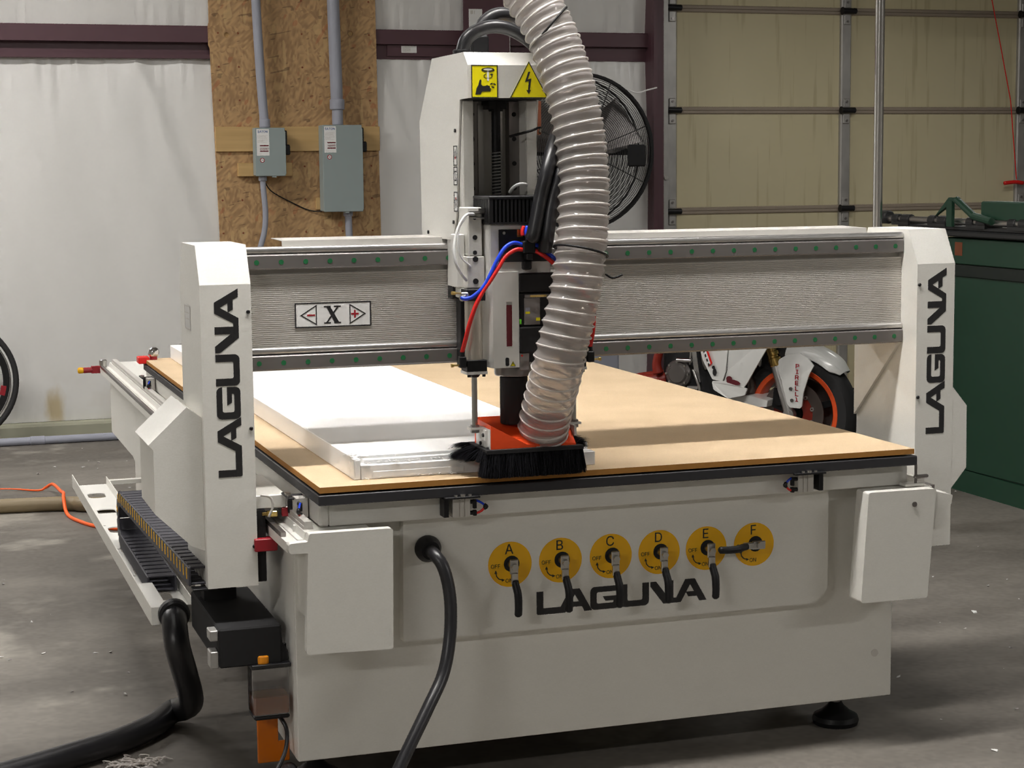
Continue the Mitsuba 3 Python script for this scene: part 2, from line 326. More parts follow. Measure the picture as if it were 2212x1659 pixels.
# ---------------------------------------------------------------- particle board with the two switches
OY = WY-.075
o = thing('particle_board', 'tall brown oriented strand board screwed to the wall behind the gantry', 'board')
b = poly([(.866, 2.6), (.866, 1.55), (.860, 1.535), (.860, 1.42), (.868, 1.40), (.894, .36), (.90, FL+.02), (1.862, FL+.02), (1.846, 1.0), (1.836, 2.6)])
for hx, hz in ((.964, 1.48), (1.690, 1.497)): b = b.difference(Point(hx, hz).buffer(.0145, 8))
part(o, 'sheet', ext(b, 'y', OY, OY+.015), 'osb', 0)
rng = np.random.default_rng(5)
part(o, 'screw', join(*[cyl((x, OY, z), (x, OY-.002, z), .006, 6) for z in np.arange(-.6, 2.5, .19) for x in (.915, 1.03, 1.16, 1.40, 1.62, 1.80)]), 'rust', label='small dark screw heads', kind='stuff')
part(o, 'batten', join(bx(.90, 1.84, OY+.0155, WY-.062, 1.36, 1.52), bx(.91, 1.84, OY+.0155, WY-.045, -.5, -.4)), 'pine', 0)
solo('plank', bx(.882, 1.850, OY-.021, OY-.0005, .818, .960, .002), 'pine', 'long pine plank across the particle board behind both grey switches', 'plank', smooth=0)
solo('plank', bx(1.004, 1.318, OY-.041, OY-.0005, .676, .753, .002), 'pine', 'short pine block under the small grey switch', 'plank', smooth=0)
solo('plank', bx(1.459, 1.56, OY-.021, OY-.0005, .478, .548, .002), 'pine', 'small wooden block at the lower left corner of the large grey switch', 'plank', smooth=0)
def switch(x0, x1, z0, z1, yb, d, label, lw, lh):
    t = thing('safety_switch', label, 'switch box', None)
    yf = yb-d
    part(t, 'case', bx(x0+.004, x1-.004, yf+.006, yb, z0+.004, z1, .003), 'grey_box', 0)
    part(t, 'cover', join(bx(x0, x1, yf, yf+.012, z0, z1, .003), bx(x1-.006, x1+.004, yf, yf+.05, z0+.01, z1-.02, .002)), 'grey_box', 0)
    h = part(t, 'handle', join(bx(x1, x1+.020, yf+.035, yf+.075, z1-.105, z1-.015, .004), bx(x1+.004, x1+.034, yf+.02, yf+.045, z1-.155, z1-.095, .006)), 'black', 0)
    l = part(t, 'label', bx(x0+.010, x0+.010+lw, yf-.0010, yf-.0002, z1-.008-lh, z1-.008), 'sticker_white', 0, 'white printed label')
    lx = x0+.010+lw/2
    part(l, 'lettering', text('EATON', .0125, lx, yf-.0010, z1-.028, True, .0006), 'label_blue', 0)
    part(l, 'print', join(*[bx(x0+.014, x0+.006+lw*w, yf-.0015, yf-.0010, z1-z, z1-z+.0022) for z, w in ((.046, .95), (.053, .8), (.060, .9), (.070, .95), (.077, .6), (.084, .9), (.150, .4))]), 'alu_matt', 0)
    part(l, 'warning_print', join(*[bx(x0+.028, x0+.006+lw, yf-.0015, yf-.0010, z1-z, z1-z+.007) for z in (.105, .136)], *[bx(x0+.028, x0+.006+lw, yf-.0015, yf-.0010, z1-z, z1-z+.003) for z in (.117, .124)]), 'label_red', 0)
    s = part(t, 'round_sticker', disc_on_front(lx-.006, z1-lh-.034, .0135, yf, .0008), 'dark_red', 0)
    part(s, 'face', disc_on_front(lx-.006, z1-lh-.034, .0095, yf-.0008, .0006), 'sticker_white', 0)
    part(s, 'lettering', text('ON', .007, lx-.006, yf-.0014, z1-lh-.0375, True, .0005), 'label_red', 0)
    part(t, 'latch', bx((x0+x1)/2+.01, (x0+x1)/2+.035, yf+.004, yf+.03, z0-.008, z0+.004, .002), 'grey_box', 0)
switch(1.086, 1.260, .676, .951, OY-.0415, .095, 'small grey metal safety switch on a short pine block, left of the two', .072, .150)
switch(1.478, 1.712, .466, .966, OY-.0215, .120, 'tall grey metal safety switch, the larger one on the right', .070, .150)
def conduit(pts, r, label, joints=()):
    t = thing('conduit', label, 'pipe')
    part(t, 'pipe', tube(pts, r, 16, 6), 'pvc_grey', True)
    for z, x, y, R, h in joints: part(t, 'coupling', cyl((x, y, z), (x, y, z+h), R, 18, .004), 'pvc_grey')
cy1, cy2 = OY-.085, OY-.075
conduit([(1.098, cy1, 2.6), (1.118, cy1, 1.8), (1.135, cy1, 1.3), (1.155, cy1, .952)], .0265, 'slim grey plastic conduit rising from the small switch', [(.952, 1.155, cy1, .031, .05)])
conduit([(1.556, cy2, 2.6), (1.572, cy2, 1.7), (1.583, cy2, 1.09)], .036, 'thick grey plastic conduit rising from the large switch', [(1.055, 1.584, cy2, .043, .06), (.967, 1.585, cy2, .032, .09)])
conduit([(1.135, cy1, .676), (1.137, cy1, .61), (1.146, cy1, .47), (1.137, cy1, .36), (1.105, cy1, .25), (1.06, cy1, .1), (1.02, cy1, -.2), (1.0, cy1, FL+.03)], .0165, 'thin grey conduit bending down from the small switch', [(.648, 1.1355, cy1, .024, .028)])
conduit([(1.636, cy2, .466), (1.638, cy2, .38), (1.642, cy2, .25), (1.645, cy2, 0), (1.65, cy2, FL+.02)], .021, 'short grey conduit dropping straight from the large switch', [(.438, 1.636, cy2, .028, .03)])
solo('bonding_wire', tube([(1.15, cy1+.01, .64), (1.20, OY-.03, .585), (1.32, OY-.012, .52), (1.42, OY-.012, .475), (1.49, OY-.03, .468)], .0032, 6, 6), 'black', 'thin black wire sagging between the two grey switches', 'wire', smooth=True)
fp = thing('floor_conduit', 'blue grey plastic pipe lying along the foot of the white wall', 'pipe')
part(fp, 'pipe', cyl((-3, 6.24, FL+.022), (2.2, 6.24, FL+.022), .0215, 16), 'pvc_grey')
part(fp, 'coupling', cyl((-.235, 6.24, FL+.022), (-.155, 6.24, FL+.022), .0245, 16, .003), 'pvc_grey')

# ---------------------------------------------------------------- drum fan against the wall
f = thing('drum_fan', 'large black drum fan with a wire cage on the wall behind the hose', 'fan')
fc = np.array([2.99, 6.32, .80]); R = .458
part(f, 'rim', lathe([(R-.008, .06), (R+.006, .06), (R+.008, .08), (R+.006, .105), (R-.008, .105), (R-.014, .085), (R-.008, .06)], fc, (0, -1, 0), 56), 'black')
part(f, 'rear_rim', tube(ringpath(fc+[0, .09, 0], R-.01, (0, 1, 0), 48), .006, 6, closed=True), 'black', True)
for k in range(34): part(f, 'cage_ring', tube(ringpath(fc+[0, -.105-.045*(1-(k/34)**2), 0], .06+k*.0117, (0, 1, 0), 40), .0019, 4, closed=True), 'cage_wire', True)
for k in range(22): part(f, 'rear_ring', tube(ringpath(fc+[0, .09, 0], .06+k*.0178, (0, 1, 0), 36), .0024, 4, closed=True), 'cage_wire', True)
for k in range(8):
    a = k*PI/4+.35; d = np.array([math.cos(a), 0, math.sin(a)])
    part(f, 'cage_spoke', tube([fc+d*.05+[0, -.152, 0], fc+d*.3+[0, -.135, 0], fc+d*R+[0, -.1, 0]], .0032, 5, 4), 'cage_wire', True)
for k in range(3):
    a = k*2*PI/3+.5; pts = []
    for s, w in ((.07, .05), (.2, .12), (.4, .15)):
        for q in (-1, 1):
            v = np.array([math.cos(a)*s-math.sin(a)*w*q, 0.04*q, math.sin(a)*s+math.cos(a)*w*q])
            pts += [fc+v+[0, -.004, 0], fc+v+[0, .004, 0]]
    part(f, 'blade', hull(pts), 'steel_dark', 0)
part(f, 'hub', cyl(fc+[0, .02, 0], fc-[0, .06, 0], .075, 24, .008), 'black')
part(f, 'motor_box', bx(fc[0]+.27, fc[0]+.385, fc[1]-.175, fc[1]-.155, fc[2]-.09, fc[2]+.04, .01), 'black_matt', 0)
part(f, 'wall_bracket', join(bx(fc[0]-.03, fc[0]+.03, fc[1]+.08, WY-.05, fc[2]-.03, fc[2]+.03), bx(fc[0]-.40, fc[0]+.40, fc[1]+.08, fc[1]+.1, fc[2]-.02, fc[2]+.02)), 'black', 0)
part(f, 'cage_tie', tube([fc+[.27, -.13, .37], fc+[.34, -.14, .345], fc+[.40, -.15, .36], fc+[.46, -.16, .375]], .005, 6, 4), 'sticker_white', True)

# ---------------------------------------------------------------- bicycle wheel at the left edge
w = thing('bicycle_wheel', 'black bicycle wheel leaning by the white wall at the left edge', 'wheel')
wc = np.array([-.618, 6.38, FL+.349]); WR = .331
part(w, 'tyre', tube(ringpath(wc, WR, (0, 1, 0), 64), .0165, 10, closed=True), 'tyre', True)
part(w, 'rim', lathe([(.262, -.010), (.300, -.012), (.304, -.009), (.304, .009), (.300, .012), (.262, .010), (.262, -.010)], wc, (0, 1, 0), 64), 'black')
part(w, 'rim_line', tube(ringpath(wc-[0, .0125, 0], .299, (0, 1, 0), 64), .0025, 6, closed=True), 'alu', True)
part(w, 'hub', cyl(wc-[0, .05, 0], wc+[0, .05, 0], .022, 18, .004), 'black')
for k in range(20):
    a = k*2*PI/20+.12; b2 = a+(.5 if k % 2 else -.5)
    part(w, 'spoke', tube([wc+[.022*math.cos(b2), .03*(1 if k % 4 < 2 else -1), .022*math.sin(b2)], wc+[.262*math.cos(a), 0, .262*math.sin(a)]], .0014, 4), 'zinc', True)
part(w, 'reflector', ext(Polygon([(.252*math.cos(t), .252*math.sin(t)) for t in np.linspace(-.32, -.12, 6)]+[(.28*math.cos(t), .28*math.sin(t)) for t in np.linspace(-.12, -.32, 6)]), 'y', -.011, .011).apply_translation(wc), 'dark_red', 0)

# ================================================================ lettering of the machine's maker, drawn as outlines (cap height 1, length 8.15)
def maker_logo():
    L = Polygon([(.05, 0), (0, .06), (0, 1), (.31, 1), (.31, .27), (1.12, .27), (1.55, 1.0), (2.02, 1.0), (2.60, 0), (2.24, 0), (2.12, .22), (1.70, .22), (1.58, .44), (1.98, .44), (1.79, .76), (1.34, 0)])
    G = rrect(2.52, 0, 3.92, 1, .22).difference(rrect(2.82, .26, 3.64, .76, .09)).difference(sbox(3.5, .55, 4.1, .76)).union(Polygon([(3.12, .56), (3.92, .56), (3.92, .2), (3.62, .2), (3.62, .36), (3.24, .36)]))
    U = rrect(3.97, 0, 5.33, 1.4, .22).intersection(sbox(3.9, 0, 5.4, 1)).difference(rrect(4.29, .26, 5.01, 1.6, .08))
    N = Polygon([(5.40, 1), (5.68, 1), (6.20, .34), (6.20, 1), (6.52, 1), (6.52, .22), (6.66, .22), (7.10, 1.0), (7.57, 1.0), (8.15, 0), (7.79, 0), (7.67, .22), (7.25, .22), (7.13, .44), (7.53, .44), (7.34, .76), (6.88, 0), (6.03, 0), (5.40, .80)])
    return union_all([g.buffer(0) for g in (L, G, U, N)])
LOGO = maker_logo()

# ================================================================ the router's table
T = thing('cnc_router_table', 'long white steel router table with yellow valve plates on its front end', 'router table')
X0, X1 = -.044, 1.524
# body: front sheet, two side walls with cut-outs, back
part(T, 'front_sheet', bx(-.044, 1.524, .095, .103, -.663, -.10, .0015), 'paint', 0)
side = Polygon([(.104, -.14), (.104, -.663), (.62, -.657), (.72, -.42), (2.62, -.42), (2.70, -.657), (3.09, -.657), (3.09, -.40), (3.16, -.39), (3.88, -.39), (3.88, -.14)]).difference(rrect(2.78, -.50, 2.86, -.375, .012)).difference(rrect(1.0, -.35, 1.5, -.2, .03))
for x in (X0, X1-.008): part(T, 'side_sheet', ext(side, 'x', x, x+.008), 'paint', 0)
part(T, 'back_sheet', bx(X0+.01, X1-.01, 3.872, 3.88, -.39, -.12), 'paint', 0)
part(T, 'cross_beam', join(*[bx(X0+.01, X1-.01, y, y+.09, -.30, -.115) for y in (.5, 1.2, 1.9, 2.6, 3.3)]), 'paint', 0)
part(T, 'screw_hole', disc_on_front(1.475, -.546, .010, .095), 'alu_matt')
# inset panel
pp = poly([(.205, -.39), (1.286, -.39), (1.318, -.355), (1.318, -.10), (.209, -.10)])
part(T, 'front_panel', ext(pp, 'y', .0615, .0948), 'paint', 0)
part(T, 'apron', join(bx(.029, 1.529, .0375, .0614, -.098, -.0425, .002), bx(.005, .029, .0375, 3.06, -.098, -.0425, .004), bx(1.505, 1.529, .062, 3.06, -.098, -.0425, .004), bx(.03, 1.504, 3.03, 3.06, -.098, -.0425)), 'paint', 0)
part(T, 'bed', join(bx(-.004, 1.534, -.002, 3.055, -.0425, -.0185, .002), bx(.02, 1.50, .03, 3.03, -.0185, -.0142)), 'black_bed', 0)
# side rails
def rail_profile(s, xo):
    q = [(0, -.100), (.15, -.100), (.15, -.30), (.0, -.30), (0, -.143), (-.043, -.143), (-.044, -.119), (-.018, -.119), (-.017, -.116), (-.004, -.116)]
    return poly([(xo+s*a, b) for a, b in q])
part(T, 'side_rail', ext(rail_profile(1, -.036), 'y', .002, 3.95), 'paint', 0)
part(T, 'side_rail', ext(rail_profile(-1, 1.579), 'y', .002, 3.95), 'paint', 0)
for xc, s in ((-.022, 1), (1.565, -1)):
    part(T, 'linear_rail', join(bx(xc-.011, xc+.011, .03, 3.9, -.0995, -.092), bx(xc-.009, xc+.009, .03, 3.9, -.092, -.082)), 'alu_matt', 0)
    xr = xc-s*.052
    part(T, 'gear_rack', bx(xr-.006, xr+.006, .06, 3.9, -.1188, -.108), 'steel_dark', 0)
def prism_corner(pts, y0, y1, r):
    return ext(poly(pts).buffer(-r).buffer(r, 6), 'y', y0, y1)
part(T, 'rail_end_cover', prism_corner([(-.080, -.119), (-.036, -.117), (-.032, -.099), (.162, -.100), (.158, -.381), (-.044, -.376), (-.036, -.143), (-.078, -.142)], -.025, .0015, .006), 'paint', 0)
part(T, 'rail_end_cover', prism_corner([(.0, -.13), (.155, -.105), (.150, -.374), (-.036, -.37)], .0016, .0368, .006), 'paint', 0)
part(T, 'rail_end_cover', prism_corner([(1.384, -.100), (1.576, -.101), (1.555, -.380), (1.366, -.379)], -.025, .0368, .006), 'paint', 0)
part(T, 'rail_end_cover', prism_corner([(1.565, -.107), (1.628, -.122), (1.624, -.146), (1.616, -.148), (1.614, -.208), (1.556, -.21)], -.018, .0015, .003), 'paint', 0)
part(T, 'cover_screw', disc_on_front(1.513, -.137, .0065, -.025, .003), 'steel_dark')
# feet
def foot(x, y):
    t = part(T, 'levelling_foot', lathe([(0, 0), (.058, 0), (.062, .012), (.058, .024), (.040, .034), (.022, .050), (.016, .060), (0, .060)], (x, y, FL), (0, 0, 1), 32), 'black')
    part(t, 'stud', cyl((x, y, FL+.055), (x, y, -.655), .013, 14), 'steel_dark')
    part(t, 'nut', lathe([(0, 0), (.024, 0), (.024, .016), (0, .016)], (x, y, FL+.07), (0, 0, 1), 6), 'black', 0)
for x, y in ((1.44, .235), (.03, .26), (.02, 3.02), (1.45, 3.02), (1.45, 1.6)): foot(x, y)
part(T, 'foot_plate', join(*[bx(x-.06, x+.06, y-.06, y+.06, -.657, -.645) for x, y in ((1.44, .235), (.03, .26), (.02, 3.02), (1.44, 3.02))], bx(X0+.01, X1-.01, 1.5, 1.7, -.657, -.42)), 'paint', 0)
# valves: yellow plate, hole, steel spindle, black lever
def valve(x, z, letter, a):
    py = .0615
    v = part(T, 'valve_plate', ext(Point(x, z).buffer(.0545, 24), 'y', py-.0012, py-.0001), 'yellow', 0, 'round yellow plate of valve '+letter)
    hole = part(v, 'hole', disc_on_front(x+.004, z+.001, .0195, py-.0012, .0006), 'black_matt')
    part(v, 'lettering', text(letter, .0235, x-.002, py-.0012, z+.0255, False, .0006), 'print_black', 0)
    part(v, 'off_mark', text('OFF', .0092, x-.0365, py-.0012, z-.007, False, .0006), 'print_black', 0)
    part(v, 'on_mark', text('ON', .0092, x-.003, py-.0012, z-.044, False, .0006), 'print_black', 0)
    ar = LineString([(x-.036, z-.018), (x-.034, z-.027), (x-.028, z-.034), (x-.019, z-.037)]).buffer(.0011)
    ar = union_all([ar, Polygon([(x-.0395, z-.020), (x-.0325, z-.020), (x-.036, z-.0125)]), Polygon([(x-.021, z-.0405), (x-.021, z-.0335), (x-.0135, z-.037)])])
    part(v, 'arrow_mark', ext(ar, 'y', py-.0018, py-.0012), 'print_black', 0)
    o = (x+.001, py, z+.003)
    part(v, 'spindle', cyl((x, py-.0018, z+.001), (x, py-.028, z+.002), .0085, 14, .002), 'zinc')
    neck = join(bx(x-.0105, x+.0105, py-.034, py-.028, z-.018, z+.018, .002), bx(x-.0085, x+.0085, py-.038, py-.029, z-.042, z-.014, .002), cyl((x, py-.033, z), (x, py-.042, z), .0085, 6))
    lever = tube([(x+.001, py-.034, z-.034), (x+.002, py-.038, z-.045), (x+.004, py-.047, z-.065), (x+.004, py-.050, z-.095), (x+.003, py-.050, z-.112), (x+.003, py-.050, z-.117)], [.0088, .0092, .0095, .0092, .009, .0045], 12, 4)
    part(v, 'handle_neck', roty(neck, a, o), 'zinc', 0)
    part(v, 'handle', roty(lever, a, o), 'black', True)
for i, (x, letter) in enumerate(zip((.470, .598, .728, .855, .981, 1.111), 'ABCDEF')):
    valve(x, -.2255, letter, 0.0 if letter != 'F' else -PI/2-.02)
part(T, 'logo', ext(affinity.translate(affinity.scale(LOGO, .0547, .0565, origin=(0, 0)), .5365, -.3555), 'y', .0608, .0614), 'print_black', 0, 'black maker name across the front panel')
part(T, 'cable_grommet', lathe([(0, 0), (.031, 0), (.032, .008), (.028, .018), (.022, .03), (0, .03)], (.2665, .0615, -.171), (0, -1, 0), 28), 'black')
# pneumatic locating cylinders
def pin(front, at, z_off=0, flip=1, side=None):
    """A little pneumatic cylinder under the bed's edge: end plates, grooved body, two coloured air tubes."""
    def W(m):            # built on the front edge around x = 0, outward = -y; the side ones are turned onto the left edge
        m = TM(np.array(m.vertices)*[flip, 1, 1], m.faces if flip > 0 else np.array(m.faces)[:, ::-1])
        return move(m, at, 0, 0) if front else move(rotz(m, -PI/2, np.zeros(3)), -.034, at, 0)
    g = union_all([sbox(-.021, -.028, .021, .0)]).difference(union_all([sbox(-.006, -.03, -.003, -.0255), sbox(.006, -.03, .009, -.0255), sbox(-.0215, -.017, -.019, -.011)]))
    c = part(T, 'locating_cylinder', W(ext(affinity.translate(g, 0, .0355), 'z', -.092, -.047)), 'alu_matt', 0, 'grooved aluminium locating cylinder')
    part(c, 'top_plate', W(bx(-.045, .040, -.014, .0, -.046, -.041, .001)), 'black', 0)
    part(c, 'clamp_block', W(bx(-.0445, -.0325, .0, .035, -.090, -.0465, .001)), 'black', 0)
    part(c, 'bolt', W(join(cyl((-.018, -.008, -.041), (-.018, -.008, -.037), .0045, 10), cyl((.016, -.008, -.041), (.016, -.008, -.037), .0045, 10), cyl((-.001, -.007, -.041), (-.001, -.007, -.036), .007, 12))), 'zinc', 0)
    part(c, 'fitting', W(join(cyl((.021, .014, -.059), (.033, .014, -.059), .005, 10), cyl((.021, .014, -.085), (.033, .014, -.085), .005, 10), bx(.030, .038, .009, .019, -.075, -.054, .001), bx(.030, .038, .009, .019, -.092, -.079, .001))), 'black', 0)
    part(c, 'blue_air_tube', W(tube([(.036, .014, -.056), (.046, .010, -.060), (.056, .006, -.067)], .0028, 8, 4)), 'blue', True)
    part(c, 'red_air_tube', W(tube([(.036, .014, -.087), (.046, .010, -.083), (.056, .006, -.074)], .0028, 8, 4)), 'red', True)
    part(c, 'elbow', W(tube([(.055, .0065, -.066), (.060, .004, -.071), (.055, .0065, -.075)], .0045, 8, 4)), 'black', True)
pin(True, .335); pin(True, 1.226, flip=-1)
pin(False, .16); pin(False, 2.80)
kp = part(T, 'locating_pin', cyl((.028, 3.0, -.0425), (.028, 3.0, .016), .014, 16), 'dark_red')
part(kp, 'ball_cap', lathe([(0, 0), (.016, .001), (.021, .008), (.0215, .018), (.018, .028), (.011, .034), (0, .036)], (.028, 3.0, .013), (0, 0, 1), 24), 'chrome')
part(T, 'edge_stop', bx(-.030, .012, 2.99, 3.05, -.014, .012, .003), 'red', 0, 'small red stop at the far left corner of the bed')
wg = part(T, 'wing_screw', cyl((.16, 3.075, -.04), (.16, 3.075, .045), .005, 10), 'steel_dark')
part(wg, 'wing', join(bx(.135, .185, 3.07, 3.08, .040, .050, .002), cyl((.16, 3.075, .035), (.16, 3.075, .055), .010, 12)), 'zinc', 0)
part(T, 'end_bracket', bx(1.505, 1.56, .006, .0365, -.098, -.0905, .001), 'paint', 0)
part(T, 'wing_nut', join(bx(1.532, 1.572, .004, .016, -.079, -.069, .003), cyl((1.537, .010, -.09), (1.537, .010, -.0426), .0035, 8)), 'steel_dark', 0)
es = part(T, 'end_switch', join(cyl((-.11, 3.93, -.128), (-.148, 3.93, -.128), .012, 14), bx(-.115, -.075, 3.92, 3.945, -.142, -.112)), 'dark_red', 0)
part(es, 'button', cyl((-.147, 3.93, -.128), (-.172, 3.93, -.128), .013, 16, .004), 'yellow')
part(T, 'rail_end_stop', cyl((-.066, 3.93, -.118), (-.066, 3.93, -.085), .016, 14, .003), 'zinc')

# ---------------------------------------------------------------- what lies on the table
sp = thing('spoilboard', 'big tan fibreboard sheet lying on the black table bed', 'board')
part(sp, 'sheet', bx(.0, 1.525, 0.0006, 3.05, -.014, 0, .0006), 'mdf', 0)
part(sp, 'edge_band', join(bx(-.0004, 1.5254, -.0002, .0005, -.0138, -.0006), bx(-.0009, -.0004, .0, 3.05, -.0138, -.0006)), 'mdf_edge', 0)
part(sp, 'pencil_mark', join(bx(.05, .078, 2.40, 2.402, 0, .0003), bx(.07, .10, 2.409, 2.411, 0, .0003)), 'steel_dark', 0)
sl = thing('plastic_slab', 'thick white plastic slab lying along the left side of the fibreboard', 'slab')
rg = np.random.default_rng(3)
part(sl, 'slab', bx(.095, .686, .105, 3.02, .0004, .051, .0015), 'plastic_slab', 0)
part(sl, 'milled_step', join(bx(.112, .690, .066, .1048, .0004, .033, .001), bx(.125, .42, .086, .1048, .0332, .043, .001), bx(.14, .36, .064, .0658, .004, .018, .0005)), 'plastic_slab', 0, 'lower milled step along the near edge')
part(sl, 'corner_tab', join(bx(.095, .111, .066, .1048, .0004, .049, .001), bx(.099, .1105, .064, .0658, .002, .046, .0005)), 'plastic_slab', 0, 'thin upright tab left at the near corner')
sh = []
for k in range(90):
    p = np.array([rg.uniform(.09, .42)**1.0, rg.uniform(.055, .11), .0])
    z = .0345 if p[0] > .125 and p[1] > .068 else (.0005 if p[1] < .064 else .05)
    a, l = rg.uniform(0, 6.3), rg.uniform(.006, .02)
    sh.append(tube(np.array([[0, 0, 0], [l*.4*math.cos(a), l*.4*math.sin(a), .004], [l*math.cos(a+.7), l*math.sin(a+.7), .0015]])+[p[0], p[1], z+.0012], .0011, 4, 3))
ks = key_of('plastic_shavings'); tag(ks, 'curly white plastic shavings along the near edge of the white slab', 'shavings', None, 'stuff'); put(ks, join(*sh), 'plastic_slab', True)

# ================================================================ the gantry
G = thing('router_gantry', 'white gantry of two lettered columns joined by a grey aluminium beam', 'router gantry')
GY = .19
prof = [(GY, -.256), (GY, .452), (.240, .541), (.450, .541), (.494, .431), (.494, -.256)]
def column(x0, x1):
    c = part(G, 'column', ext(prof, 'x', x0, x1), 'paint', 0)
    return c
cl = column(-.228, -.110)
cr = part(G, 'column', ext([(GY, -.30), (GY, .452), (.240, .541), (.450, .541), (.494, .431), (.505, -.30)], 'x', 1.641, 1.753), 'paint', 0)
part(cl, 'motor_housing', ext([(-.2285, .144), (-.262, .170), (-.352, .086), (-.341, .074), (-.341, -.076), (-.26, -.156), (-.2285, -.17)], 'y', .215, .46), 'paint', 0, 'wedge topped housing on the outer side')
part(cr, 'motor_housing', ext([(1.7532, .125), (1.797, .073), (1.799, -.094), (1.7532, -.148)], 'y', GY+.001, .46), 'paint', 0)
def column_logo(c, x_base, z0, h, lean):
    g = affinity.scale(LOGO, .0537, h, origin=(0, 0)); g = affinity.rotate(g, 90, origin=(0, 0)); g = affinity.skew(g, lean, 0, origin=(0, 0))
    part(c, 'logo', ext(affinity.translate(g, x_base, z0), 'y', GY-.0008, GY-.0001), 'print_black', 0, 'black maker name reading upwards')
column_logo(cl, -.1405, .005, .0555, 0)
column_logo(cr, 1.7275, .003, .0545, 0)
for c, pts in ((cl, ((-.1175, .388), (-.1175, .116), (-.1175, -.163))), (cr, ((1.6475, .398), (1.6475, .102)))):
    for x, z in pts: part(c, 'screw', lathe([(0, 0), (.0045, 0), (.0045, .002), (.003, .004), (0, .004)], (x, GY, z), (0, -1, 0), 12), 'black')
pl = part(G, 'nameplate', bx(-.2287, -.2281, .335, .425, .335, .395), 'alu', 0, 'thin metal nameplate')
part(G, 'nameplate__print', join(bx(-.2292, -.2288, .338, .422, .391, .393), bx(-.2292, -.2288, .338, .422, .337, .339), bx(-.2292, -.2288, .338, .340, .339, .391), bx(-.2292, -.2288, .420, .422, .339, .391), bx(-.2292, -.2288, .352, .408, .375, .3775), bx(-.2292, -.2288, .352, .395, .361, .3635)), 'alu_matt', 0)
part(cr, 'gusset', ext([(.262, .244), (.500, .244), (.500, .02)], 'x', 1.632, 1.6405), 'paint', 0)
# beam: ribbed extrusion between the columns
bz0, bz1 = .238, .512
fr = [(.285, bz0), (.44, bz0), (.44, bz1), (.285, bz1)]
zz = np.linspace(bz0+.045, bz1-.045, 40); face = [(.285, bz1-.044), (.270, bz1-.044)]
for a, b in zip(zz[::-1][:-1], zz[::-1][1:]): face += [(.270, a-.0005), (.270, b+.0016), (.2715, b+.0012), (.2715, b+.0003)]
face += [(.270, bz0+.044), (.285, bz0+.044)]
beam = part(G, 'beam', ext(fr[:3]+[(.285, bz1)]+face+[(.285, bz0)], 'x', -.110, 1.641), 'alu_matt', 0, 'grey ribbed aluminium beam')
for zc in (.498, .260):
    r = part(G, 'linear_rail', ext([(.2847, zc-.018), (.261, zc-.018), (.258, zc-.015), (.258, zc+.014), (.261, zc+.017), (.2847, zc+.017)], 'x', -.108, 1.639), 'rail_grey', 0)
    part(r, 'top_lip', cyl((-.108, .2685, zc+.0265), (1.639, .2685, zc+.0265), .0090, 18), 'alu')
    for k in range(30):
        x = -.082+.0585*k
        if .36 < x < .60 and False: continue
        part(r, 'green_plug', disc_on_front(x, zc-.001, .0060, .258, .0008, 12), 'green_plug')
tray = part(G, 'top_tray', ext([(.286, .5265), (.2875, .5265), (.290, .5445), (.42, .5465), (.42, .548), (.2885, .546)], 'x', -.015, 1.545), 'alu_matt', 0, 'grey folded metal tray along the top of the beam')
part(G, 'beam_top_plate', bx(-.109, 1.64, .280, .44, .5125, .526, .001), 'alu_matt', 0)
sx0, sz0, sw, shh = .008, .3385, .186, .060
s = part(G, 'axis_sign', bx(sx0, sx0+sw, .2688, .2698, sz0, sz0+shh), 'sticker_white', 0, 'white sign with an X between two arrow heads')
fr2 = sbox(sx0, sz0, sx0+sw, sz0+shh).difference(sbox(sx0+.003, sz0+.003, sx0+sw-.003, sz0+shh-.003))
def tri(pts, w=.0022): 
    p = Polygon(pts); return p.difference(p.buffer(-w, join_style=2))
zc = sz0+shh/2
part(G, 'axis_sign__print', ext(union_all([fr2, tri([(sx0+.013, zc), (sx0+.053, zc+.0245), (sx0+.053, zc-.0245)]), tri([(sx0+sw-.013, zc), (sx0+sw-.053, zc+.0245), (sx0+sw-.053, zc-.0245)])]), 'y', .2681, .2688), 'print_black', 0)
def serif_x(x, z, h, w):
    P = [Polygon([(-w*.36, h/2), (-w*.13, h/2), (w*.40, -h/2), (w*.13, -h/2)]), Polygon([(w*.30, h/2), (w*.40, h/2), (-w*.30, -h/2), (-w*.40, -h/2)])]
    P += [sbox(sx*w*.30-w*.2, sz*h/2-.0015, sx*w*.30+w*.2, sz*h/2+.0015) for sx in (-1, 1) for sz in (-1, 1)]
    return affinity.translate(union_all(P), x, z)
part(G, 'axis_sign__letter', ext(serif_x(sx0+sw*.49, zc, .039, .041), 'y', .2681, .2688), 'print_black', 0)
part(G, 'axis_sign__minus', bx(sx0+.030, sx0+.049, .2681, .2688, zc-.0018, zc+.0018), 'dark_red', 0)
part(G, 'axis_sign__plus', ext(union_all([sbox(sx0+sw-.049, zc-.002, sx0+sw-.031, zc+.002), sbox(sx0+sw-.042, zc-.009, sx0+sw-.038, zc+.009)]), 'y', .2681, .2688), 'dark_red', 0)
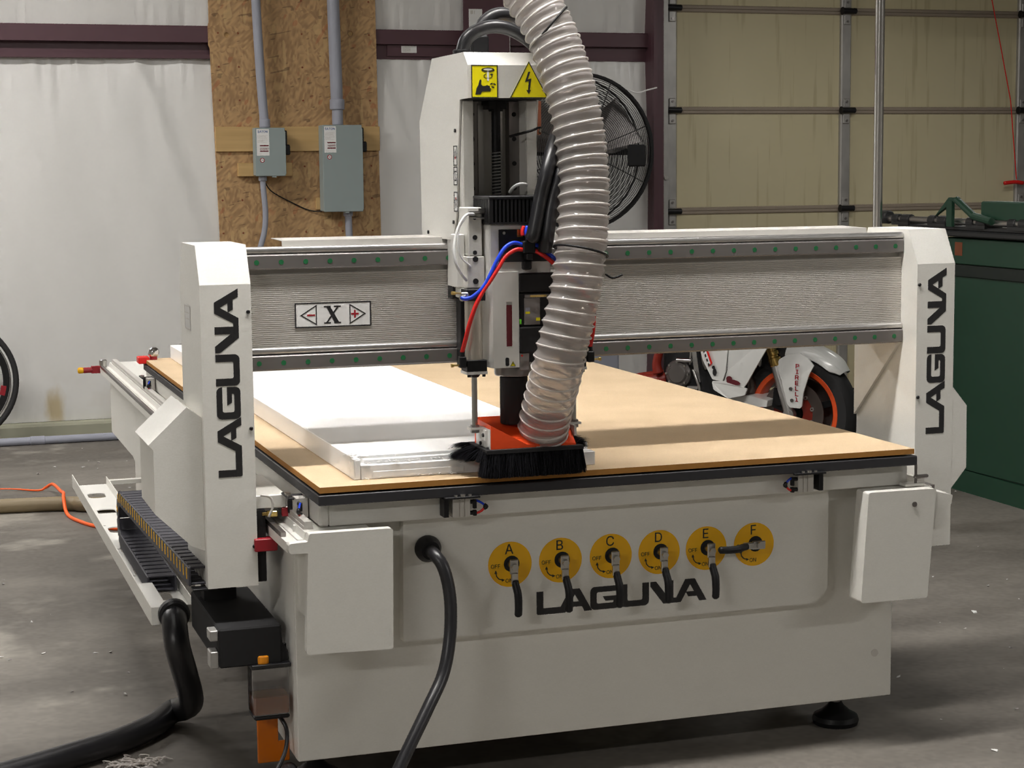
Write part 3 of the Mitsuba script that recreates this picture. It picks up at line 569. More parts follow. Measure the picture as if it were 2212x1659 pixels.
# what runs on the left rail below the column
part(G, 'bearing_plate', bx(-.109, -.036, .205, .50, -.078, -.046, .002), 'paint', 0, 'white bearing plate of the left column')
br = part(G, 'rail_carriage', bx(-.046, .000, .215, .36, -.0925, -.0785, .002), 'steel_dark', 0)
part(br, 'red_wiper', bx(-.047, .001, .203, .2145, -.099, -.079, .001), 'dark_red', 0)
part(br, 'grease_nipple', join(bx(-.085, -.060, .190, .204, -.096, -.082, .002), cyl((-.085, .197, -.089), (-.096, .197, -.089), .004, 10)), 'brass', 0)
part(G, 'lower_wiper', bx(-.118, -.064, .180, .215, -.175, -.145, .002), 'dark_red', 0)
part(G, 'rack_drive', join(bx(-.1095, -.088, .20, .40, -.25, -.079), cyl((-.098, .3, -.12), (-.082, .3, -.12), .02, 16)), 'black_matt', 0)
part(G, 'sensor_wire', tube([(-.10, .188, -.042), (-.078, .187, -.048), (-.072, .187, -.070), (-.082, .188, -.095)], .003, 8, 6), 'alu_matt', True)
part(G, 'motor_box', join(bx(-.215, -.068, .14, .56, -.435, -.342, .004), bx(-.20, -.12, .44, .49, -.3418, -.2565)), 'black_matt', 0, 'black box hanging under the left column')
for za, zb in ((-.435, -.395), (-.37, -.345)): part(G, 'motor_box__bracket', bx(-.235, -.2155, .145, .19, za, zb, .002), 'galvanised', 0)

# ================================================================ the head that runs along the beam
H = thing('spindle_head', 'tall white spindle head with yellow warning signs in the middle of the beam', 'spindle head')
hx0, hx1 = .380, .574
cheek = [(.355, .978), (.093, .978), (.060, .947), (.060, .872), (.125, .871), (.165, .60), (.193, .542), (.466, .542), (.474, .829)]
hs = part(H, 'housing', join(ext(cheek, 'x', hx0, hx0+.004), ext(cheek, 'x', hx1-.004, hx1), ext([(.474, .829), (.355, .978), (.093, .978), (.060, .947), (.060, .872), (.064, .872), (.064, .945), (.095, .974), (.353, .974), (.470, .827)], 'x', hx0+.004, hx1-.004), bx(hx0+.004, hx1-.004, .462, .466, .545, .828)), 'paint', 0, 'white sheet metal cover')
part(hs, 'underside', bx(hx0+.004, hx1-.004, .0645, .30, .870, .874), 'black_matt', 0)
for y, z in ((.163, .80), (.405, .555), (.185, .585)): part(hs, 'screw', cyl((hx0, y, z), (hx0-.003, y, z), .0045, 10), 'black')
# warning signs
x0, z0, w_, h_ = .388, .8725, .0635, .0745
sg = part(H, 'hand_sign', bx(x0, x0+w_, .0588, .0598, z0, z0+h_), 'yellow_sign', 0, 'yellow sign of a hand under a turning cutter')
part(sg, 'border', ext(sbox(x0, z0, x0+w_, z0+h_).difference(sbox(x0+.0018, z0+.0018, x0+w_-.0018, z0+h_-.0018)), 'y', .0581, .0588), 'print_black', 0)
hand = Polygon([(.010, .008), (.021, .008), (.025, .0145), (.036, .015), (.046, .0155), (.0445, .0185), (.047, .020), (.0435, .0225), (.044, .026), (.0395, .0275), (.038, .0285), (.033, .0265), (.0265, .0265), (.0225, .030), (.0235, .038), (.0218, .0415), (.0195, .0385), (.0168, .028), (.0125, .021)]).buffer(.0005)
frag = union_all([affinity.rotate(sbox(-.003, -.0015, .003, .0015), a).buffer(.0006) if False else affinity.translate(affinity.rotate(sbox(-.003, -.0014, .003, .0014), a), u, v) for u, v, a in ((.048, .032, 20), (.0515, .0245, -20), (.0555, .031, -35))])
cut = union_all([affinity.translate(affinity.scale(Point(0, 0).buffer(1, 20), .0158, .0050), .040, .0635).difference(affinity.translate(affinity.scale(Point(0, 0).buffer(1, 20), .0120, .0028), .040, .0640))])
arr = affinity.translate(affinity.scale(Point(0, 0).buffer(1, 20), .0105, .0058), .040, .0495); arr = arr.difference(affinity.translate(affinity.scale(Point(0, 0).buffer(1, 20), .0092, .0046), .040, .0495)).difference(sbox(.036, .0515, .0445, .06)).union(Polygon([(.0475, .0555), (.0475, .050), (.0525, .0535)]))
part(sg, 'hand_print', ext(affinity.translate(union_all([hand, frag, cut, arr]), x0, z0), 'y', .0581, .0588), 'print_black', 0)
part(sg, 'cutter_print', ext(affinity.translate(union_all([Polygon([(.0375, .062), (.0425, .062), (.0425, .0405), (.040, .0375), (.0375, .0405)]), affinity.translate(affinity.scale(Point(0, 0).buffer(1, 16), .010, .0022), .040, .0645)]), x0, z0), 'y', .0581, .0588), 'sticker_white', 0)
tx, tz = .5275, .8725
tg = Polygon([(tx-.0465, tz), (tx+.0465, tz), (tx, tz+.0835)])
sg = part(H, 'voltage_sign', ext(tg, 'y', .0588, .0598), 'yellow_sign', 0, 'yellow triangle with a black lightning arrow')
part(sg, 'border', ext(tg.difference(tg.buffer(-.0016, join_style=2)), 'y', .0581, .0588), 'print_black', 0)
bolt = Polygon([(.0035, .060), (-.0015, .0595), (-.0095, .036), (-.0005, .0385), (-.0022, .0175), (-.0065, .0180), (-.0005, .0085), (.0045, .0185), (.0015, .0180), (.0060, .0445), (-.0030, .0420)])
part(sg, 'lightning_print', ext(affinity.translate(bolt, tx, tz), 'y', .0581, .0588), 'print_black', 0)
# axis sign on the left cheek (reads down the edge)
for k, (za, zb) in enumerate(((.718, .765), (.672, .716), (.610, .657))):
    s = part(H, 'axis_sign', bx(hx0-.0010, hx0-.0002, .149, .179, za, zb), 'sticker_white', 0)
    f_ = sbox(.149, za, .179, zb).difference(sbox(.1525, za+.0025, .1755, zb-.0025)); zm = (za+zb)/2
    g_ = {0: tri([(.164, zb-.008), (.156, za+.018), (.172, za+.018)], .0018), 1: union_all([sbox(.157, za+.01, .171, za+.013), sbox(.157, zb-.013, .171, zb-.01), Polygon([(.157, za+.01), (.160, za+.01), (.171, zb-.01), (.168, zb-.01)])]), 2: tri([(.164, za+.008), (.156, zb-.018), (.172, zb-.018)], .0018)}[k]
    part(s, 'print', ext(union_all([f_, g_]), 'x', hx0-.0016, hx0-.0010), 'print_black', 0)
    if k != 1: part(s, 'dot', bx(hx0-.0016, hx0-.0010, .160, .168, zm-.004-(.004 if k == 0 else -.008), zm+.002-(.004 if k == 0 else -.008)), 'dark_red', 0)
# upright slide
U_ = union_all([sbox(.3855, .128, .412, .262), sbox(.542, .128, .5685, .262), sbox(.3855, .205, .5685, .262)])
sd = part(H, 'upright_slide', ext(U_, 'z', .43, .8695), 'white_plain', 0, 'grey cast slide of the height axis')
part(sd, 'front_plate', join(bx(.386, .4115, .122, .1278, .44, .868, .001), bx(.5425, .568, .122, .1278, .44, .868, .001)), 'paint', 0)
for xa in (.4125, .517):
    r = part(H, 'linear_rail', bx(xa, xa+.0245, .175, .2045, .44, .868), 'steel_dark', 0)
    for z in np.arange(.49, .86, .058): part(r, 'bolt_hole', disc_on_front(xa+.0122, z, .0055, .175, .0008, 12), 'black_matt')
part(sd, 'mid_strip', join(bx(.446, .460, .196, .2045, .44, .86), bx(.500, .505, .19, .2045, .44, .86)), 'alu', 0)
sc = part(H, 'ball_screw', lathe([(0, 0), (.0105, 0), (.0105, .40), (0, .40)], (.4805, .165, .45), (0, 0, 1), 20), 'black')
hel = np.array([[.4805+.0112*math.cos(a), .165+.0112*math.sin(a), .60+.0075*a/(2*PI)] for a in np.linspace(0, 2*PI*20, 20*12)])
part(sc, 'thread', tube(hel, .0017, 5), 'chrome', True)
part(sc, 'top_bearing', join(cyl((.4805, .165, .845), (.4805, .165, .868), .017, 20), bx(.458, .503, .15, .2045, .85, .869)), 'black', 0)
part(H, 'carriage_plate', join(bx(.404, .602, .222, .2579, .232, .532, .002), bx(.3855, .5685, .2222, .262, .40, .43)), 'black', 0)
part(H, 'rail_block', join(*[bx(x, x+.09, .236, .2565, z, z+.045, .002) for x in (.4045, .51) for z in (.478, .238)]), 'black', 0)
part(H, 'lead_wire', tube([(.60, .20, .79), (.57, .10, .805), (.535, .07, .797), (.50, .12, .785)], .003, 6, 6), 'black', True)
part(H, 'red_strap', bx(.583, .593, .16, .168, .79, .869, .001), 'rust', 0)
# moving slide plates at the left of the spindle
pl = part(H, 'slide_plate', bx(.372, .405, .045, .120, .510, .622, .002), 'paint', 0, 'white plate with dark bolt holes')
part(pl, 'bolt_hole', join(disc_on_front(.3875, .598, .0045, .045), disc_on_front(.3875, .553, .0055, .045), disc_on_front(.387, .518, .005, .045)), 'black_matt')
pl = part(H, 'slide_plate', bx(.366, .409, .040, .120, .436, .5095, .002), 'paint', 0, 'white plate holding the left air cylinder')
part(pl, 'bolt_hole', join(disc_on_front(.3865, .503, .0065, .040), disc_on_front(.3865, .452, .0065, .040)), 'black_matt')
part(H, 'slide_plate', bx(.352, .3705, .07, .121, .436, .56, .002), 'white_plain', 0)
part(H, 'wire_clip', join(cyl((.372, .042, .611), (.41, .042, .611), .0042, 10), cyl((.372, .042, .600), (.41, .042, .597), .003, 10), bx(.395, .409, .038, .044, .612, .620)), 'zinc', 0)
part(H, 'white_cable', tube([(.385, .04, .607), (.362, .03, .605), (.340, .02, .578), (.327, .01, .540), (.326, .005, .505), (.338, .01, .480), (.362, .035, .455)], .0034, 8, 8), 'sticker_white', True)
part(H, 'white_cable', tube([(.368, .05, .60), (.350, .045, .575), (.345, .04, .535), (.355, .04, .505), (.375, .038, .487)], .0022, 8, 6), 'sticker_white', True)
part(H, 'white_cable', tube([(.495, .11, .655), (.50, .09, .668), (.512, .08, .674), (.53, .085, .672)], .0042, 8, 6), 'sticker_white', True)
# spindle
S = part(H, 'spindle', union_all and join(bx(.412, .562, .0125, .135, .352, .584, .003), ext(Polygon([(.411, .02), (.415, .0), (.478, .0), (.478, .135), (.411, .135)]), 'z', .252, .474)), 'white_plain', 0, 'pale aluminium spindle body')
cf = union_all([sbox(.409, .0, .562, .14)]).difference(union_all([sbox(.418+.0095*k, -.01, .4225+.0095*k, .009) for k in range(15)]+[sbox(.40, .012+.0095*k, .4175, .0165+.0095*k) for k in range(13)]))
part(S, 'fan_cover', join(ext(cf, 'z', .588, .640), bx(.408, .563, -.001, .141, .640, .648, .002), bx(.408, .563, -.001, .141, .5845, .588)), 'black', 0, 'black ribbed fan cover')
bp = part(H, 'black_plate', bx(.434, .562, .009, .0124, .496, .571, .001), 'black_matt', 0)
part(bp, 'screw', join(disc_on_front(.446, .563, .0035, .009, .002), disc_on_front(.446, .502, .0035, .009, .002)), 'zinc')
part(bp, 'tan_tape', bx(.478, .492, .0075, .0088, .553, .5705), 'brass', 0)
part(H, 'label_strip', bx(.4472, .4606, -.0006, -.0001, .302, .405), 'label_red', 0)
part(H, 'label_strip__cap', bx(.4472, .4606, -.0012, -.0007, .398, .405), 'alu', 0)
part(S, 'slot', ext(rrect(.444, .256, .4525, .276, .004), 'y', -.0008, -.0001), 'black_matt', 0)
wt = Polygon([(.4555, .2555), (.4685, .2555), (.462, .267)])
part(H, 'small_warning', ext(wt, 'y', -.0008, -.0001), 'yellow_sign', 0); part(H, 'small_warning__print', ext(wt.difference(wt.buffer(-.0008)).union(sbox(.4614, .258, .4626, .263)), 'y', -.0013, -.0008), 'print_black', 0)
sm = part(H, 'motor_side', join(bx(.4782, .566, -.006, .120, .426, .470, .003), bx(.4782, .566, .004, .120, .346, .4259, .003), bx(.4782, .566, -.006, .120, .286, .3459, .003)), 'black', 0, 'black motor casing with stickers')
part(sm, 'grey_panel', join(bx(.491, .53, .0015, .0039, .35, .412), bx(.492, .56, -.001, .0039, .413, .420)), 'steel_dark', 0)
part(sm, 'brass_bar', bx(.505, .545, -.0016, -.0011, .414, .419), 'brass', 0)
part(sm, 'blue_sticker', bx(.494, .505, .0003, .0014, .381, .390), 'pvc_grey', 0); part(sm, 'yellow_sticker', bx(.494, .505, .0003, .0014, .3755, .3808), 'yellow_sign', 0)
part(sm, 'yellow_sticker', bx(.520, .530, .0003, .0014, .359, .366), 'yellow_sign', 0)
part(sm, 'green_light', join(bx(.4796, .4848, .0006, .0039, .352, .364, .001)), 'green_light', 0)
part(sm, 'lower_box', bx(.4783, .503, -.001, .06, .244, .2858, .002), 'steel_dark', 0)
part(sm, 'red_dot', disc_on_front(.484, .279, .0025, -.001, .0008, 10), 'red')
ax_, ay_ = .487, .070
part(S, 'nose_flange', lathe([(0, 0), (.044, 0), (.046, .004), (.046, .022), (.040, .0245), (0, .0245)], (ax_, ay_, .227), (0, 0, 1), 32), 'steel_dark')
part(S, 'flange_bolt', join(*[cyl((ax_+.038*math.cos(a), ay_+.038*math.sin(a), .2515), (ax_+.038*math.cos(a), ay_+.038*math.sin(a), .258), .0045, 8) for a in np.arange(8)*PI/4+.2]), 'zinc')
part(S, 'nose', lathe([(0, 0), (.0315, 0), (.033, .003), (.033, .11), (.029, .116), (0, .116)], (ax_, ay_, .112), (0, 0, 1), 32), 'black_matt')
# air cylinders that lift the hood
def aircyl(x, y, s):
    c = part(H, 'air_cylinder', cyl((x, y, .2725), (x, y, .4088), .0205, 24), 'tube_steel', 30, 'steel tubed air cylinder')
    part(c, 'top_cap', bx(x-.0225, x+.0225, y-.0225, y+.0225, .409, .4355, .001), 'black', 0)
    part(c, 'bottom_cap', bx(x-.024, x+.024, y-.024, y+.024, .246, .2722, .001), 'black', 0)
    part(c, 'foot_plate', bx(x-.025, x+.025, y-.025, y+.025, .239, .2458), 'white_plain', 0)
    part(c, 'collar', join(lathe([(0, 0), (.010, 0), (.016, .008), (0, .008)], (x, y, .2308), (0, 0, 1), 18), cyl((x-.018, y-.018, .239), (x-.018, y-.018, .233), .004, 8), cyl((x+.018, y-.018, .239), (x+.018, y-.018, .233), .004, 8)), 'black')
    part(c, 'rod', cyl((x, y, .118), (x, y, .232), .0065, 14), 'zinc')
    part(c, 'fitting', join(bx(x-s*.035-.008, x-s*.035+.008, y-.03, y-.012, .256, .282, .002), cyl((x-s*.035, y-.021, .28), (x-s*.035, y-.021, .292), .006, 10), cyl((x-s*.03, y-.018, .262), (x-s*.02, y-.01, .262), .006, 10)), 'black', 0)
    part(c, 'needle_screw', join(cyl((x-s*.042, y-.021, .262), (x-s*.062, y-.021, .262), .0022, 8), cyl((x-s*.056, y-.021, .262), (x-s*.062, y-.021, .262), .0042, 10)), 'brass')
    return c
c1 = aircyl(.377, .030, 1); aircyl(.622, .030, -1)
part(H, 'cylinder_arm', bx(.5665, .645, .05, .11, .41, .47, .002), 'paint', 0)
part(H, 'cylinder_arm', bx(.358, .37, .0535, .11, .412, .4355, .002), 'paint', 0)
part(c1, 'top_fitting', join(cyl((.3545, .008, .424), (.338, -.004, .416), .007, 12), bx(.338, .356, -.002, .012, .410, .430, .002)), 'zinc', 0)
part(c1, 'top_needle', join(cyl((.338, .0, .428), (.314, -.008, .430), .0022, 8), cyl((.322, -.006, .4295), (.314, -.008, .430), .0042, 10)), 'brass')
part(H, 'blue_air_tube', tube([(.486, -.008, .536), (.462, -.012, .541), (.440, -.016, .530), (.420, -.02, .503), (.402, -.02, .468), (.384, -.02, .440), (.362, -.016, .421), (.346, -.01, .416), (.338, -.003, .419)], .0048, 10, 8), 'blue', True)
part(H, 'red_air_tube', tube([(.486, -.010, .525), (.466, -.014, .525), (.440, -.018, .510), (.421, -.022, .484), (.403, -.022, .458), (.384, -.022, .432), (.367, -.020, .40), (.354, -.014, .36), (.346, -.004, .32), (.342, .009, .292)], .0050, 10, 8), 'red', True)
part(H, 'blue_air_tube', tube([(.512, -.008, .536), (.530, -.006, .530), (.555, .004, .512), (.60, .02, .48), (.64, .02, .44), (.652, .012, .428)], .0048, 10, 6), 'blue', True)
part(H, 'red_air_tube', tube([(.510, -.010, .524), (.530, -.008, .514), (.56, .004, .495), (.62, .0, .44), (.655, -.008, .39), (.662, .0, .34), (.657, .009, .292)], .0050, 10, 8), 'red', True)
part(H, 'tube_junction', join(bx(.484, .514, -.018, .0085, .516, .545, .003), cyl((.499, -.005, .545), (.499, -.005, .556), .006, 10), bx(.492, .508, -.018, .006, .501, .516, .002)), 'black', 0)
part(H, 'tube_stub', join(tube([(.497, -.004, .556), (.496, -.003, .566), (.500, .0, .578)], .0045, 8, 4)), 'blue', True)
part(H, 'tube_stub', tube([(.488, -.002, .556), (.487, -.001, .566), (.492, .002, .578)], .0045, 8, 4), 'red', True)
part(H, 'sensor_cap', bx(.487, .507, -.012, .008, .478, .4995, .003), 'black', 0)
# dust hood
A_, B_h, C_h, D_h = (.400, -.020, .1215), (.400, .105, .126), (.612, .105, .126), (.612, .050, .120)
E_h, F_h, G_h = (.489, -.020, .0725), (.594, -.020, .0720), (.610, -.018, .0690)
lo = lambda p: (p[0], p[1], .0635)
hv_ = [A_, B_h, C_h, D_h, E_h, F_h, G_h]; hv_ = hv_+[lo(p) for p in hv_]
hf = [(0, 4, 1), (1, 4, 5), (1, 5, 2), (2, 5, 3), (3, 5, 6)]
ring_ = [0, 4, 5, 6, 3, 2, 1]
for a_, b_ in zip(ring_, ring_[1:]+ring_[:1]): hf += [(a_, a_+7, b_+7), (a_, b_+7, b_)]
hf += [(7, 8, 11), (8, 12, 11), (8, 9, 12), (9, 10, 12), (10, 13, 12)]
D = part(H, 'dust_hood', TM(hv_, hf), 'orange', 0, 'orange folded metal dust hood')
part(D, 'lip', bx(.3995, .6085, -.0205, .1055, .0585, .0634), 'orange', 0)
part(D, 'side_plate', bx(.3985, .3997, -.0185, .09, .060, .112), 'sticker_white', 0)
part(D, 'port', lathe([(.050, 0), (.053, 0), (.053, .045), (.050, .045)], (.543, .032, .075), (0, -.05, 1), 32), 'orange')
for x, s in ((.377, 1), (.623, -1)):
    b = part(D, 'rod_bracket', join(bx(x-.014, x+.022 if s > 0 else x+.014, .018, .046, .108, .1135), bx(.3925, .3983, .0, .044, .085, .1079) if s > 0 else bx(.6125, .6185, .0, .044, .085, .1079)), 'white_plain', 0)
    part(D, 'nut', join(lathe([(0, 0), (.0105, 0), (.0105, .005), (0, .005)], (x, .030, .1136), (0, 0, 1), 6), lathe([(0, 0), (.0105, 0), (.0105, .007), (0, .007)], (x, .030, .1005), (0, 0, 1), 6)), 'steel_dark', 0)
part(D, 'screw', join(*[cyl((.3983 if z < .08 else .3925, y, z), (.3945 if z < .08 else .389, y, z), .0045, 10) for y, z in ((.012, .096), (.05, .072), (-.006, .066))], cyl((.44, -.0203, .0612), (.44, -.023, .0612), .0035, 8)), 'black')
# the brush: bristles around the hood's lip
bv, bf = [], []
rb = np.random.default_rng(11)
def bristle(x, y, z, ex, ey, ez, w):
    n0 = len(bv); mid = np.array([(x*.55+ex*.45), (y*.55+ey*.45), z*.45+ez*.55+.004]); a = rb.uniform(0, PI); d = np.array([math.cos(a), math.sin(a), 0])*w
    for P, s in ((np.array([x, y, z]), 1), (mid, 1), (np.array([ex, ey, ez]), .45)): bv.extend([P-d*s, P+d*s])
    for k in (0, 2):
        bf.extend([[n0+k, n0+k+1, n0+k+3], [n0+k, n0+k+3, n0+k+2]])
for k in range(5200):       # front row
    x = rb.uniform(.395, .612); y = rb.uniform(-.034, -.0215); lean = rb.normal(0, .004)
    bristle(x, y, .0635, x+lean-.006*(x < .45), y-abs(rb.normal(.003, .004))-.004, rb.uniform(.0, .006), .0009)
for k in range(3400):       # left row, spread over the slab
    y = rb.uniform(-.03, .105); x = rb.uniform(.386, .3975); t = rb.random()
    on = y > .06
    L = rb.uniform(.55, 1.); ex = x-.052*L*(.35+.9*abs(math.sin(y*55+1.3)))-.006; ez = (.0525 if ex < .69 and y > .1 else .0345)+.012*rb.random()
    if y < .02: ex = x-.018*L; ez = rb.uniform(.002, .012) if y < 0 else .036
    bristle(x, y, .064, ex, y-.012*(y < .05)+rb.normal(0, .004), ez, .0009)
for k in range(2200):       # right row
    y = rb.uniform(-.03, .105); x = rb.uniform(.611, .622); L = rb.uniform(.4, 1.)
    if y < -.01: bristle(x, y, .064, x+.010*L, y-.006, rb.uniform(.0, .02), .0009)
    else: bristle(x, y, .064, x+.034*L, y+rb.normal(.004, .007), .0545+.022*rb.random(), .0009)
for k in range(1200):       # back row
    x = rb.uniform(.395, .612); y = rb.uniform(.106, .118); bristle(x, y, .064, x, y+.02, .0525+.006*rb.random(), .0009)
scene['m_bristle'] = {'type': 'twosided', 'b': {'type': 'diffuse', 'reflectance': rgb((.012, .012, .014))}}
bk = part(D, 'brush_strip', join(bx(.385, .623, -.036, -.0206, .0575, .066), bx(.385, .3983, -.0205, .118, .0575, .066), bx(.6105, .623, -.0205, .118, .0575, .066), bx(.399, .610, .1057, .118, .0575, .066)), 'black_matt', 0)
k_ = part(D, 'bristles', TM(bv, bf), 'bristle', False, kind='stuff'); labels[k_]['label'] = 'black brush bristles spreading over the slab'

# ================================================================ hoses
dh = thing('dust_hose', 'clear ribbed dust hose hanging in front of the spindle head', 'hose')
hp = spline([(.543, .030, .082), (.541, .004, .13), (.546, -.046, .22), (.554, -.072, .29), (.592, -.078, .45), (.617, -.058, .62), (.622, -.032, .75), (.606, -.010, .88), (.574, .036, 1.02), (.522, .085, 1.13), (.43, .15, 1.28), (.32, .22, 1.5), (.22, .32, 1.8), (.15, .40, 2.2), (.10, .46, 3.0), (.08, .48, CE)], 24)
seg = np.r_[0, np.cumsum(np.linalg.norm(np.diff(hp, axis=0), axis=1))]
def along(s): return np.stack([np.interp(s, seg, hp[:, k]) for k in range(3)], -1)
from scipy.ndimage import gaussian_filter1d
pitch, Lh = .0270, seg[-1]
s_ = np.arange(0, Lh, pitch/6); wp = gaussian_filter1d(along(s_), 4, axis=0, mode='nearest')
part(dh, 'wall', tube(wp, .0570+.0028*np.cos(2*PI*s_/pitch), 30, caps=False), 'pvc_clear', True)
s2 = np.arange(0.004, 1.75, pitch/26); cp = gaussian_filter1d(along(s2), 14, axis=0, mode='nearest'); T_, N_, B_ = frames(cp); a = 2*PI*s2/pitch
part(dh, 'rib', tube(cp+.0592*(np.cos(a)[:, None]*N_+np.sin(a)[:, None]*B_), .0024, 6), 'pvc_rib', True, 'white spiral rib')
def hose_ring(parent, name, s, r, w, m, tilt=(0, 0, 0)):
    c = along(np.array([s-.004, s+.004])); t = c[1]-c[0]; t = t/np.linalg.norm(t)+np.array(tilt)
    return part(parent, name, tube(ringpath(c.mean(0), r, t, 36), w, 8, closed=True), m, True)
cb = part(dh, 'clamp_band', lathe([(.0535, 0), (.0548, 0), (.0548, .016), (.0535, .016)], (.543, .030, .083), (0, -.2, 1), 36), 'zinc', 30, 'steel hose clamp')
part(cb, 'clamp_screw', bx(.585, .600, .0, .012, .094, .106, .002), 'steel_dark', 0)
hose_ring(dh, 'cable_tie', .47, .0625, .0028, 'black', (.1, 0, 0)); hose_ring(dh, 'cable_tie', 1.00, .0632, .0026, 'black', (-.75, 0, .1))
part(dh, 'cable_tie_tail', tube([(.655, -.095, .468), (.672, -.10, .459), (.695, -.10, .466)], .0026, 6, 4), 'black', True)
def conduit_hose(pts, r, m, label, ribs=.0):
    t = thing('cable_conduit', label, 'cable hose'); P = spline(pts, 14)
    part(t, 'sleeve', tube(P, r, 16), m, True); return t
t = conduit_hose([(.424, .25, .968), (.425, .25, .985), (.438, .25, 1.020), (.474, .25, 1.043), (.520, .25, 1.049), (.570, .255, 1.034), (.617, .26, 1.002), (.655, .25, .95), (.665, .22, .88), (.640, .14, .82), (.580, .03, .775), (.543, -.022, .71), (.524, -.024, .64), (.507, -.026, .565), (.503, -.020, .550)], .0165, 'hose_black', 'black cable hose arching over the white head, nearer of the two')
part(t, 'collar', cyl((.424, .25, .972), (.424, .25, .994), .0215, 18, .003), 'black')
t = conduit_hose([(.49, .33, .968), (.492, .33, 1.03), (.51, .33, 1.068), (.55, .335, 1.087), (.60, .34, 1.075), (.66, .33, 1.02), (.69, .28, .93), (.68, .17, .83), (.62, .03, .77), (.575, -.020, .70), (.552, -.024, .63), (.540, -.026, .56), (.537, -.015, .52)], .0165, 'hose_black', 'black cable hose arching over the white head, farther of the two')
part(t, 'collar', bx(.468, .514, .31, .35, .975, 1.035, .006), 'black', 0)
solo('hose_boom', join(cyl((.08, .48, CE-.25), (.08, .48, CE), .075, 24), bx(-.1, .26, .3, .66, CE-.03, CE)), 'zinc', 'steel duct stub below the ceiling that holds the dust hose', 'duct')

# ---------------------------------------------------------------- cable tray and drag chain along the left side
ty = thing('cable_tray', 'long shallow white steel cable tray with oval cut-outs along the left side', 'cable tray')
fl = sbox(-.300, .66, -.180, 2.86)
for k in range(7): fl = fl.difference(rrect(-.270, 2.62-.332*k-.052, -.209, 2.62-.332*k+.052, .026))
for k in range(4): fl = fl.difference(Point(-.275, 2.04-.4*k).buffer(.006))
part(ty, 'floor', ext(fl, 'z', -.446, -.4425), 'white_plain', 0)
part(ty, 'outer_wall', bx(-.3032, -.3002, .66, 2.86, -.446, -.400), 'paint', 0)
part(ty, 'inner_wall', bx(-.1798, -.1770, .66, 2.86, -.446, -.415), 'paint', 0)
part(ty, 'end_wall', ext(rrect(-.3032, -.446, -.177, -.400, .002).difference(Point(-.248, -.417).buffer(.026)), 'y', .6565, .6598), 'paint', 0)
part(ty, 'end_cover', bx(-.300, -.262, .66, .95, -.403, -.400), 'white_plain', 0)
for y in (.75, 1.5, 2.25, 2.82): part(ty, 'bracket', join(bx(-.177, X0, y, y+.03, -.44, -.425), bx(-.290, -.179, y, y+.03, -.458, -.4462)), 'paint', 0)
ch = thing('drag_chain', 'black plastic drag chain with yellow slots looping beside the table', 'cable chain')
cx, P_ = -.229, .052
path = [(1.62-.052*0, 0)]
zt = lambda y: -.284+(1.62-y)*.039
pts = [np.array([y, zt(y)]) for y in np.arange(.215, 1.62, .01)]
rr = (zt(1.62)+.4165)/2; cc = np.array([1.62, (zt(1.62)-.4165)/2])
pts += [cc+rr*np.array([math.sin(a), math.cos(a)]) for a in np.linspace(0, PI, 40)]
pts += [np.array([y, -.4165]) for y in np.arange(1.61, .96, -.01)]
pts = np.array(pts); sg_ = np.r_[0, np.cumsum(np.linalg.norm(np.diff(pts, axis=0), axis=1))]
def link_mesh():
    a = [bx(-.040, -.034, -.0275, .0275, -.0225, .0225, .002), bx(.034, .040, -.0275, .0275, -.0225, .0225, .002), bx(-.034, .034, -.018, .018, .0165, .0215, .001), bx(-.034, .034, -.018, .018, -.0215, -.0165, .001)]
    return join(*a)
LM, YM = link_mesh(), bx(-.0410, -.0401, -.006, .005, -.0085, .0185)
for k, s in enumerate(np.arange(.03, sg_[-1]-.02, P_)):
    p = np.array([np.interp(s, sg_, pts[:, i]) for i in (0, 1)]); q = np.array([np.interp(s+.02, sg_, pts[:, i]) for i in (0, 1)])-np.array([np.interp(s-.02, sg_, pts[:, i]) for i in (0, 1)])
    an = math.atan2(q[1], q[0]); c_, s_n = math.cos(an), math.sin(an)
    def pl_(m):
        v = np.array(m.vertices); return TM(np.c_[v[:, 0]+cx, v[:, 1]*c_-v[:, 2]*s_n+p[0], v[:, 1]*s_n+v[:, 2]*c_+p[1]], m.faces)
    l = part(ch, 'link', pl_(LM), 'chain_black', 0)
    if s < 1.5: part(l, 'yellow_slot', pl_(YM), 'yellow', 0)
part(ch, 'mount', bx(-.262, -.20, .20, .235, -.262, -.2565, .001), 'black', 0)
bh = thing('power_hose', 'thick black hose curving from the end of the cable tray down to the floor', 'hose')
part(bh, 'sleeve', tube([(-.248, .668, -.417), (-.248, .645, -.418), (-.252, .605, -.435), (-.250, .575, -.49), (-.228, .60, -.575), (-.205, .68, -.66), (-.205, .80, -.715), (-.235, .845, -.7355), (-.30, .735, -.7355), (-.40, .635, -.7355), (-.52, .56, -.7355), (-.64, .49, -.7355), (-.78, .42, -.7355), (-1.0, .36, -.7355)], .0325, 20, 10), 'hose_black', True)
part(bh, 'end_cap', lathe([(0, 0), (.037, 0), (.040, .008), (.040, .028), (.034, .036), (0, .036)], (-.248, .6562, -.417), (0, -1, -.05), 28), 'black')
solo('power_cable', tube([(.2665, .0615, -.171), (.2665, .035, -.171), (.270, .005, -.178), (.282, -.012, -.20), (.292, -.022, -.245), (.294, -.032, -.30), (.286, -.045, -.37), (.262, -.07, -.44), (.215, -.11, -.50), (.16, -.15, -.57), (.10, -.19, -.65), (.04, -.23, -.72), (-.04, -.28, -.752), (-.2, -.36, -.7545), (-.5, -.5, -.7545)], .0148, 16, 10), 'hose_black', 'black power cable hanging in a bow from the front panel', 'cable', smooth=True)

